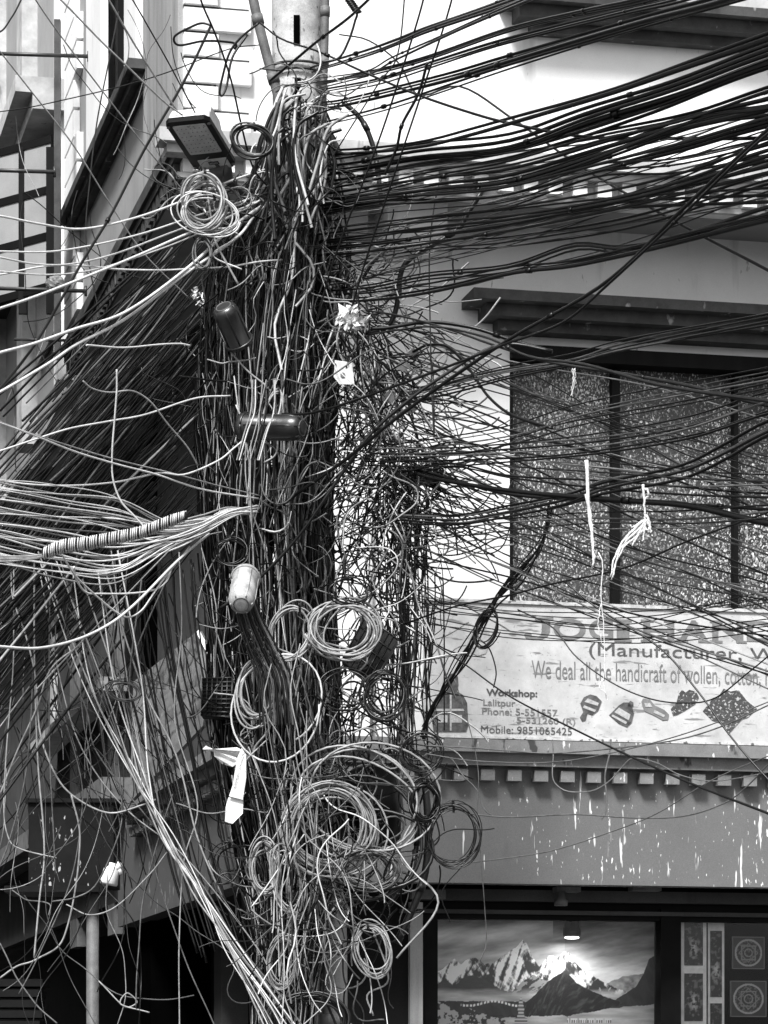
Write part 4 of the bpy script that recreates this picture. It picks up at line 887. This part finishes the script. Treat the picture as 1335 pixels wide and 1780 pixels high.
# --- window crossings
G3 = 'dark cables crossing the dusty window'
for cp, w, nn, sp, lb in (
    ('690,900 800,905 885,890 980,868 1053,843 1188,816 1260,785 1335,745 1500,680', 6, 6, 16, 'dark cable of the bound bundle rising right across the window middle'),
    ('700,690 740,680 800,665 885,645 1000,625 1087,600 1335,552 1500,520', 4, 6, 20, 'dark cable rising right over the top of the window'),
    ('660,790 740,780 885,758 1000,725 1160,690 1335,655 1500,620', 3.5, 6, 34, 'thin cable rising right over the upper window panes'),
    ('640,790 760,792 885,785 1050,770 1200,745 1335,700 1500,660', 4, 6, 36, 'thin cable rising gently over the middle window panes'),
    ('700,810 790,790 885,808 1000,820 1200,838 1335,845 1500,850', 4, 6, 40, 'cable running nearly level over the window middle'),
    ('700,940 800,925 885,915 1020,905 1180,905 1335,895 1500,880', 3.5, 4, 30, 'level cable below the window middle')):
    bunch(cp, 15.5, 13.7, w, (BK, GR, DK, GR, BK), nn, sp, lb, G3, amp=3)  # grey ones carry the lit cable tops in their colour
for k in range(38):
    y0 = 560 + k * 11 + rng.normal(0, 12); x0 = rng.uniform(690, 770); dy = rng.uniform(110, 330)
    cable([(x0, y0), (885, y0 + dy * .27 + rng.normal(0, 8)), (1090, y0 + dy * .62 + rng.normal(0, 8)), (1340, y0 + dy), (1520, y0 + dy * 1.3)], 15.6, 13.8, rng.uniform(2.2, 4.4), (BK, GR, DK, GR, PA, BK)[k % 6],  # grey and pale tones: lit tops of the cables put into the colour
          'thin dark cable falling right across the window and sign', 'thin dark cables falling to the right', amp=2)
for k in range(8):
    y0 = 1050 + k * 7; cable([(700, y0 - 20), (885, y0 + 5 + rng.normal(0, 8)), (1100, y0 + 22 + rng.normal(0, 10)), (1340, y0 - 10 + rng.normal(0, 22)), (1500, y0 - 30)], 15.6, 14.2, 2.2, BK,
          'very thin black line across the top of the signboard', 'very thin lines over the signboard', amp=2)
for k in range(9):
    a = rng.normal(0, 8, 5); cable([(965 + a[0], 880 + a[1]), (940, 950 + a[2]), (895 + a[3], 1012), (850 + a[4] * .3, 1060), (800 + a[1], 1150 + a[2]), (762 + a[0], 1225), (735, 1280 + a[3])], 15.2, 15.6, rng.uniform(1.8, 4), BK,
          'black cable in the frayed bundle slanting down left over the printed jumper', 'frayed bundle slanting over the sign end', amp=2)
# --- left white bunch gathered at the knot
for k in range(34):
    u = k / 33; yl = 835 + 150 * u + rng.normal(0, 6); sag = 12 + 48 * u + rng.normal(0, 8)
    cable([(-30, yl - 6), (0, yl), (100, yl + (900 - yl) * .15 + sag * .5), (200, yl + (900 - yl) * .35 + sag * .9), (290, 905 + sag * .75), (350, 902 + sag * .35), (400, 893 + rng.normal(0, 3)), (446, 884 + rng.normal(0, 3))],
          14.3, 15.3, rng.uniform(2, 4), (WH, PA, WH, WH, GR)[k % 5], 'pale cable of the sagging bunch gathered into a knot left of the pole', 'pale cables gathered at the left knot', amp=4)
g = MB(); pp = path('76,962 110,950 150,945 200,935 245,925 300,905 322,897', 14.0, 14.4, 60, .3)
g.tube(pp, PW(15, 15), 10); pc_ = g
sv = thing('spiral_sleeve', tuple(pp[0]), 'long grey ribbed spiral sleeve wrapped round the left cable bunch', 'cable sleeve'); g.build('core', 'rubber_dark', sv)
g = MB(); n = 1500; t = np.linspace(0, 1, n); pp2 = spline(pp, n); sw = np.interp(t, [0, .08, .5, .9, 1], [.9, 1.1, 1.0, .95, .8]) * PW(22, 14.2)
ang = (t + .004 * np.sin(t * 90)) * 2 * math.pi * 62; hel = pp2 + np.c_[np.sin(ang) * .1 * sw, np.cos(ang) * sw, np.sin(ang) * sw]; g.tube(hel, PW(2.4, 15), 4); g.build('winding', WH, sv)
for k in range(4): cable([(-30, 968 + 3 * k), (0, 967 + 3 * k), (60, 966 + 2 * k), (90, 958 + 2 * k)], 14.0, 14.1, 4, PA, 'pale cable running level into the spiral sleeve', 'cables entering the spiral sleeve')
# --- hanging loops at lower left
S2 = ['20,975 22,1040 45,1110 62,1180 72,1281 101,1355 135,1389 189,1412 243,1400 270,1390', '60,985 60,1100 56,1180 44,1342 20,1450 0,1507 -20,1540', '25,960 22,1100 20,1180 5,1400 14,1460 34,1477 98,1492',
      '90,975 96,1080 98,1180 141,1348 138,1433 118,1544 64,1669 32,1728', '60,960 64,1200 66,1340 76,1480 68,1560 60,1665', '135,960 110,1120 150,1240 168,1308 276,1443 350,1551 450,1690 500,1760',
      '70,1000 111,1207 151,1315 219,1406 320,1490 450,1653 480,1720', '249,1423 280,1550 320,1669 371,1780 400,1850', '180,980 240,1180 300,1300 337,1450 388,1560', '88,1000 85,1200 92,1400 96,1520',
      '115,1572 152,1591 202,1574 256,1526 290,1480', '20,1547 50,1562 85,1572 84,1590', '0,1700 30,1680 64,1669 110,1630 137,1460 125,1380', '300,985 235,1130 200,1240 205,1330 212,1420 200,1470 165,1540 130,1560 90,1566', '312,960 316,1100 305,1250 345,1400 320,1500 312,1640 313,1780 312,1840',
      '222,960 222,1050 250,1200 300,1400 330,1500', '0,1380 60,1240 90,1160 140,1120', '0,1640 30,1700 60,1740 100,1780', '172,1705 215,1750 240,1740 222,1725 212,1748 260,1760',
      '300,1380 275,1450 250,1560 240,1660 236,1750']
for k, cp in enumerate(S2):
    cable(cp, 15.2, 15.1, (4, 3.5, 3, 3)[k % 4], (PA, GR, PA, GR)[k % 4], 'loose pale cable hanging in long loops at the lower left', 'loose cables hanging at the lower left', n=52, amp=1.5, name='hanging_cable')
for k in range(12):
    o = rng.normal(0, 5, 6); cable([(60 + k * 14 + 3 * o[0], 985 + 5 * o[1]), (150 + k * 8 + 2 * o[5], 1200 + 3 * o[1]), (225 + k * 3 + o[0], 1350 + o[1]), (290 + o[2], 1450 + k), (345 + k * 1.2 + o[3], 1555), (388 + k * 2, 1640 + o[4]), (440 + k * 5, 1745 + o[5]), (480 + k * 7, 1830)], 15.2, 14.9, rng.uniform(2.5, 4), (PA, WH, GR)[k % 3],
          'pale cable in the bundle sweeping down right to the bottom edge', 'pale bundle sweeping to the bottom edge', amp=2, name='hanging_cable')
for k in range(16):
    x = 200 + k * 9 + rng.normal(0, 4); cable([(x, 980 + rng.normal(0, 30)), (x + 14, 1120), (x + 42, 1260), (x + 72, 1400), (x + 98, 1520), (x + 140, 1640 + rng.normal(0, 30))], 15.8, 15.5, rng.uniform(2.5, 5.5), (BK, DK, BK)[k % 3],
          'dark cable falling steeply right past the tilted signboard', 'dark cables falling past the tilted signboard', amp=3, name='hanging_cable')
# --- coils
def coil(cx, cy, rx, ry, turns, w, m_, lb, tilt=0, Y=15.1, spread=.2, tie=True, depth=.12):
    g = MB(); turns = turns * 1.35 if turns > 2.5 else turns; w = w * .8; n = int(turns * 34); t = np.linspace(0, turns * 2 * math.pi, n); k = int(turns) * 3 + 3
    sr = 1 + spline(np.c_[np.arange(k), rng.normal(0, spread * .62, k)], n)[:, 1]; dx = spline(np.c_[np.arange(k), rng.normal(0, rx * spread * .45, k)], n)[:, 1]
    dyy = spline(np.c_[np.arange(k), rng.normal(0, ry * spread * .45, k)], n)[:, 1]; dd = spline(np.c_[np.arange(k), rng.normal(0, depth * .5, k)], n)[:, 1]
    x = np.cos(t) * rx * sr + dx; y = np.sin(t) * ry * sr + dyy; c, s = math.cos(tilt), math.sin(tilt)
    p = np.array([P(cx + a * c - b * s, cy + a * s + b * c, Y + e * .6) for a, b, e in zip(x, y, dd)]); g.tube(p, PW(w, Y), 6)
    if turns > 2.5 and ry > 25: tl = np.array([[x[-1] + cx, y[-1] + cy], [cx + rx * rng.uniform(.2, 1), cy + ry * 1.1], [cx + rng.normal(0, rx), cy + ry * rng.uniform(1.5, 2.4)], [cx + rng.normal(0, rx), cy + ry * rng.uniform(2.5, 3.2)]]); g.tube(np.array([P(a, b, Y + .05) for a, b in spline(tl, 20)]), PW(w, Y), 6)
    o = thing('cable_coil', tuple(P(cx, cy + ry, Y)), lb, 'cable coil', 'coils of spare cable hung on the pole'); g.build('winding', m_, o)
    if tie:
        g = MB(); ty = P(cx + math.sin(tilt) * ry, cy - math.cos(tilt) * ry, Y); tt = np.linspace(0, 4 * math.pi, 30); e_ = min(.035, ry * .12 / F * Y + .012)
        g.tube([ty + np.array((.006 * (q / 6 - 1), e_ * math.cos(q), e_ * math.sin(q))) for q in tt], .003, 5); g.build('tie', BK, o)
for a in ((597, 1094, 54, 46, 7, 4.5, PA, 'round pale cable coil over the tilted ribbed box', .1), (505, 1098, 32, 46, 4, 4, PA, 'narrow leaning pale coil left of the ribbed box coil', .35),
          (448, 1200, 34, 52, 5, 4.5, PA, 'oval pale coil inside the single large loop', .1), (476, 1230, 72, 84, 1.15, 4.5, WH, 'single large pale loop hanging under the grey splice case', 0),
          (610, 1030, 34, 24, 3, 3, BK, 'small flat black coil above the ribbed box', .1), (668, 1210, 36, 38, 8, 3, DK, 'dark thin coil hanging right of the pole below the ribbed box', 0),
          (572, 1442, 72, 72, 13, 4.5, PA, 'largest thick pale coil low on the pole', .3), (640, 1395, 108, 86, 3, 5, PA, 'wide pale loops arching over the dark barrel box', 0),
          (628, 1470, 118, 96, 2.2, 8, DK, 'very wide thick dark loops round the barrel box', 0), (738, 1394, 22, 33, 9, 3.5, BK, 'small tight black coil at the edge of the grey fascia', 0),
          (788, 1452, 43, 50, 6, 2.2, BK, 'round thin black coil hanging alone before the grey fascia', 0), (735, 1308, 34, 30, 5, 2.6, DK, 'thin dark coil at the left end of the signboard ledge', 0),
          (640, 1512, 48, 32, 7, 3.5, GR, 'tangled grey coil below the largest pale coil', 0), (462, 1508, 24, 44, 8, 3.5, PA, 'tall narrow pale coil left of the largest coil', -.1),
          (500, 1530, 26, 60, 5, 3.5, PA, 'long hanging pale loops between the narrow and largest coils', -.2), (492, 1672, 24, 42, 8, 3, PA, 'narrow pale coil near the bottom left of the pole', .1),
          (648, 1655, 28, 44, 5, 4, PA, 'loose knotted pale loops hanging right of the pole foot', -.2), (540, 1775, 62, 44, 8, 6, DK, 'thick dark coil cut by the bottom edge', 0),
          (352, 348, 34, 46, 5, 5, PA, 'loose white coil hanging under the street lamp', .1), (366, 372, 50, 32, 4, 3.5, WH, 'tangled thin white coil below the street lamp', .2),
          (437, 246, 32, 26, 6, 5, DK, 'dark coil hugging the pole right of the street lamp', .2), (474, 712, 13, 34, 5, 4, PA, 'small folded pale hank hanging over the lying splice case', .3),
          (845, 1090, 18, 34, 4, 3, BK, 'small black hank on the frayed bundle left of the sign lettering', .3), (215, 1200, 26, 16, 4, 3, GR, 'small knotted grey loops at the side window', .2),
          (395, 1500, 26, 36, 2.2, 2.5, BK, 'thin black loop dangling left of the pole under the banner', .1), (600, 1200, 44, 34, 3, 3, DK, 'loose dark loops between pole and thin dark coil', 0),
          (400, 960, 30, 22, 3, 3, BK, 'dark loops above the grey splice case', 0), (352, 440, 14, 26, 3, 4, GR, 'small grey hank under the white coil', .0)):
    coil(*a)
g = MB(); n = 200; t = np.linspace(0, 1, n); b0, b1 = P(600, -10, 15.2), P(622, 22, 15.2); g.tube(np.array([b0 + (b1 - b0) * q + np.array((math.cos(q * 60) * .018, math.sin(q * 60) * .02, math.sin(q * 60) * .004)) for q in t]), .006, 5)
tag(g.build('cable_spring', BK), 'small springy black cable spiral at the top edge right of the pole', 'cable')
# --- the tangle itself: nobody could count it
T_ = MB(); TM = [BK, DK, GR, PA, WH]
def strand(q, Y, w, mi, k=4):
    q = np.asarray(q, float); Yv = np.broadcast_to(Y, (len(q),)); T_.tube(np.array([P(a, b, y) for (a, b), y in zip(q, Yv)]), PW(w * .82, 15.5), k, mi, cap=False)
def smooth(n, k, s): return spline(np.c_[np.arange(k), rng.normal(0, s, k)], n)[:, 1]
EL = ([150, 250, 330, 420, 550, 700, 900, 1100, 1300, 1500, 1650, 1850], [478, 462, 430, 372, 352, 345, 352, 362, 372, 418, 440, 440])
ER = ([150, 250, 330, 420, 550, 700, 900, 1100, 1300, 1500, 1650, 1850], [566, 575, 590, 600, 590, 580, 570, 580, 590, 600, 560, 545])
def trunk(nn, mats, y0r=(170, 1500), Lr=(150, 700), wr=(2.5, 6), ulo=-1, uhi=1, dep=(.05, .42)):
    for _ in range(nn):
        y0 = rng.uniform(*y0r); y1 = min(y0 + rng.uniform(*Lr), 1850); n = max(8, int((y1 - y0) / 22)); y = np.linspace(y0, y1, n)
        u = np.clip(rng.uniform(ulo, uhi) + smooth(n, 4, .11), -1.05, 1.05); l, r = np.interp(y, *EL), np.interp(y, *ER)
        x = (l + r) / 2 + u * (r - l) / 2 + smooth(n, max(4, n // 4), 2.2)
        dd = rng.uniform(*dep); Y = YP - .02 - np.sqrt(np.clip(1.15 - u * u, .02, 2)) * dd - .12 * (abs(u) < .6) + smooth(n, 4, .04)
        strand(np.c_[x, y], Y, rng.uniform(*wr), rng.choice(5, p=mats))
trunk(800, [.80, .14, .03, .03, 0], dep=(.05, .35), wr=(2.4, 5))
trunk(340, [.64, .16, .06, .10, .04], dep=(.3, .5), wr=(2, 4.5), Lr=(250, 800))
trunk(110, [.1, .3, .3, .25, .05], y0r=(180, 420), Lr=(60, 260), wr=(3, 7), ulo=-.4, uhi=1, dep=(.2, .5))
trunk(110, [.10, .2, .15, .38, .17], y0r=(300, 1600), Lr=(80, 500), wr=(1.6, 3.6), dep=(.42, .6))  # bright strands: glints on the black cables put in as rubber colour
trunk(26, [.0, .1, .2, .5, .2], y0r=(1050, 1600), Lr=(150, 500), wr=(2, 3.6), ulo=-.2, uhi=1, dep=(.8, 1.0))
trunk(60, [.1, .2, .4, .25, .05], y0r=(450, 1300), Lr=(120, 400), wr=(3, 6), ulo=.3, uhi=1, dep=(.3, .5))
def curl(cx, cy, L, Y, w, mi, curv=.05, h=None):
    n = max(8, int(L / 9)); a = (rng.uniform(0, 2 * math.pi) if h is None else h) + np.cumsum(smooth(n, max(4, n // 4), curv * 3)); st = L / n
    x = cx + np.cumsum(np.cos(a)) * st; y = cy + np.cumsum(np.sin(a)) * st; strand(np.c_[x, y], Y + smooth(n, 4, .08), w, mi)
    return
# chaotic thicket to the right of the pole
RX = ([430, 520, 600, 750, 900, 1000, 1100, 1250, 1400, 1550, 1650], [640, 660, 700, 745, 740, 715, 690, 700, 700, 690, 640])
for _ in range(780):
    cy = rng.uniform(430, 1250) if rng.random() < .75 else rng.uniform(440, 900); xr = np.interp(cy, *RX); cx = xr - abs(rng.normal(0, .55)) * (xr - 540) * .9
    h = rng.choice([math.pi / 2, math.pi / 2 + .5, math.pi / 2 - .7, .15]) + rng.normal(0, .45)
    if cy > 980 and rng.random() < .45: continue
    curl(cx - 20, cy, rng.uniform(70, 280), rng.uniform(15.4, 16.4), rng.uniform(1.8, 4.2), rng.choice(5, p=[.40, .14, .08, .22, .16]), rng.choice([.02, .035, .06]), h)
for _ in range(170):      # between the coils low on the pole
    cy = rng.uniform(1250, 1700); cx = rng.uniform(430, 700 if cy < 1560 else 650)
    curl(cx, cy, rng.uniform(60, 260), rng.uniform(15.1, 15.8), rng.uniform(2, 4.5), rng.choice(5, p=[.35, .25, .22, .15, .03]), .11)
for _ in range(60):      # thin uprights along the right rim
    x = rng.normal(716, 22); y0 = rng.uniform(780, 1100); L = rng.uniform(150, 420); n = 14; y = np.linspace(y0, min(y0 + L, 1340), n)
    strand(np.c_[x + smooth(n, 4, 6) - (y - 900) * .02, y], rng.uniform(15.6, 16.2), rng.uniform(1.8, 3.6), rng.choice(5, p=[.7, .2, .1, 0, 0]))
for _ in range(75):      # criss-cross fans by the terminal box
    x0, y0 = rng.normal(700, 30), rng.normal(825, 22); L = rng.uniform(70, 260); h = rng.uniform(-.2, math.pi * 1.05)
    curl(x0, y0, L, rng.uniform(15.4, 16.0), rng.uniform(1.8, 3.8), rng.choice(5, p=[.65, .2, .1, .05, 0]), .03, h)
# slanting dark curtain on the left, light glints put in as greyer strands
for k in range(230):
    t = rng.random(); xt = 380 - rng.uniform(0, 90) - 30 * t; yt = 420 + 520 * t + rng.normal(0, 15); sl_ = rng.normal(1.12, .15) - .12 * t; Lx = rng.uniform(180, 420); n = 12; x = np.linspace(xt, max(xt - Lx, -30), n)
    y = yt + (xt - x) * sl_ + ((xt - x) / 400) ** 2 * 20 + smooth(n, 4, 2)
    strand(np.c_[x, y], np.linspace(16.0, 15.4 - rng.uniform(0, .6), n) + rng.normal(0, .15), rng.uniform(2, 6), rng.choice(5, p=[.62, .24, .10, .04, 0]))
for k in range(70):       # dark mess over the lower side facade
    curl(rng.uniform(0, 360), rng.uniform(940, 1300), rng.uniform(200, 460), rng.uniform(15.6, 16.8), rng.uniform(1.4, 3), rng.choice(5, p=[.5, .3, .15, .05, 0]), .018, math.pi / 2 + rng.normal(0, .35))
for k in range(26):
    curl(rng.uniform(0, 330), rng.uniform(0, 700), rng.uniform(100, 360), rng.uniform(15.6, 17), rng.uniform(1.2, 2.4), rng.choice(5, p=[.4, .3, .2, .1, 0]), .03, math.pi / 2 + rng.normal(0, .35))
for k in range(70):       # wraps round the pole head and the two knots
    cx, cy = ((500, 175), (455, 350), (440, 885))[k % 3]; curl(cx + rng.normal(0, 22), cy + rng.normal(0, 22), rng.uniform(60, 190), rng.uniform(15.2, 15.7), rng.uniform(2, 4.5), rng.choice(5, p=[.3, .3, .2, .1, .1]), .09, rng.normal(0, .5))
for k in range(120):      # short frayed wraps across the trunk
    cy = rng.uniform(200, 1500); l, r = np.interp(cy, *EL), np.interp(cy, *ER); curl(rng.uniform(l, r - 40), cy, rng.uniform(50, 190), rng.uniform(15.2, 15.5), rng.uniform(1.6, 3.6), rng.choice(5, p=[.35, .3, .2, .13, .02]), .08, rng.normal(.1, .9))
for k in range(46):      # pale and dark straps draped over the pole head
    x0 = rng.uniform(470, 575); y0 = rng.uniform(170, 260); L = rng.uniform(70, 190); strand(spline([(x0 + rng.uniform(5, 40), y0 - rng.uniform(5, 30)), (x0, y0), (x0 - rng.uniform(-14, 22), y0 + L * .5), (x0 - rng.uniform(-22, 34), y0 + L)], 16), rng.uniform(15.2, 15.5), rng.uniform(3, 8), rng.choice(5, p=[.2, .15, .2, .3, .15]), 6)
for k in range(34):      # clutter round the white coil under the street lamp
    curl(rng.normal(372, 26), rng.normal(345, 24), rng.uniform(50, 170), rng.uniform(15.2, 15.6), rng.uniform(2, 4.5), rng.choice(5, p=[.15, .2, .15, .3, .2]), .10)
for k in range(9):       # wires lying over the sideways case
    x0 = rng.uniform(425, 480); strand(spline([(x0 + 6, 660), (x0 + rng.normal(0, 6), 715), (x0 - 8, 750), (x0 - 22, 800)], 14), 14.7, rng.uniform(2, 3.6), rng.choice(5, p=[.2, .2, .2, .3, .1]))
for k in range(40):      # fine loose ends in front of the side street
    curl(rng.uniform(0, 260), rng.uniform(980, 1550), rng.uniform(200, 480), rng.uniform(15.0, 15.6), rng.uniform(1.4, 2.8), rng.choice(5, p=[.2, .3, .3, .2, 0]), .018, math.pi / 2 + rng.normal(0, .3))
for k in range(11):      # cables coming out under the grey splice case, and over the drum
    x = 408 + k * 3.4; strand(spline([(x, 1040), (x + 6 + k, 1080), (x + 22 + 2 * k, 1130), (x + 40 + 2.5 * k, 1180), (x + 44 + 3 * k, 1260)], 18), 14.98 + .02 * (k % 3), rng.uniform(4, 6.5), (0, 1, 0, 1, 2)[k % 5], 6)
for k in range(60):
    cy = rng.uniform(1320, 1640); curl(rng.uniform(500, 640), cy, rng.uniform(90, 260), rng.uniform(14.85, 15.0), rng.uniform(1.8, 3.4), rng.choice(5, p=[.2, .2, .1, .35, .15]), .03, math.pi / 2 + rng.normal(0, .7))
tag(T_.build('cable_tangle', TM), 'dense tangle of black and grey cables strapped down the whole pole', 'cable tangle', kind='stuff')
print('cables', NW[0], 'tangle verts', T_.n)
# ------------------------------------------------------------------ light: bright overcast day
sc = bpy.context.scene
w = bpy.data.worlds.new('World'); sc.world = w; w.use_nodes = True; nt = w.node_tree
sk = nt.nodes.new('ShaderNodeTexSky'); sk.sky_type = 'NISHITA'; sk.sun_disc = False
EL_, AZ = math.radians(52), math.radians(200)     # sun behind the camera, to the left
sk.sun_elevation = EL_; sk.sun_rotation = AZ; sk.air_density = 1.0; sk.dust_density = 3
bw = nt.nodes.new('ShaderNodeRGBToBW'); nt.links.new(sk.outputs[0], bw.inputs[0])      # black and white photograph
nt.links.new(bw.outputs[0], nt.nodes['Background'].inputs['Color']); nt.nodes['Background'].inputs['Strength'].default_value = .105
s = bpy.data.lights.new('sun', 'SUN'); s.energy = 2.9; s.angle = math.radians(12); so = bpy.data.objects.new('sun', s); C.objects.link(so)
sd = Vector((math.sin(AZ) * math.cos(EL_), math.cos(AZ) * math.cos(EL_), math.sin(EL_)))
so.rotation_euler = sd.to_track_quat('Z', 'Y').to_euler()
sc.view_settings.view_transform = 'Standard'; sc.view_settings.look = 'None'; sc.view_settings.exposure = 1.2; sc.view_settings.gamma = 1
sc.render.engine = 'CYCLES'; sc.cycles.max_bounces = 5
sc.render.resolution_x, sc.render.resolution_y = 768, 1024
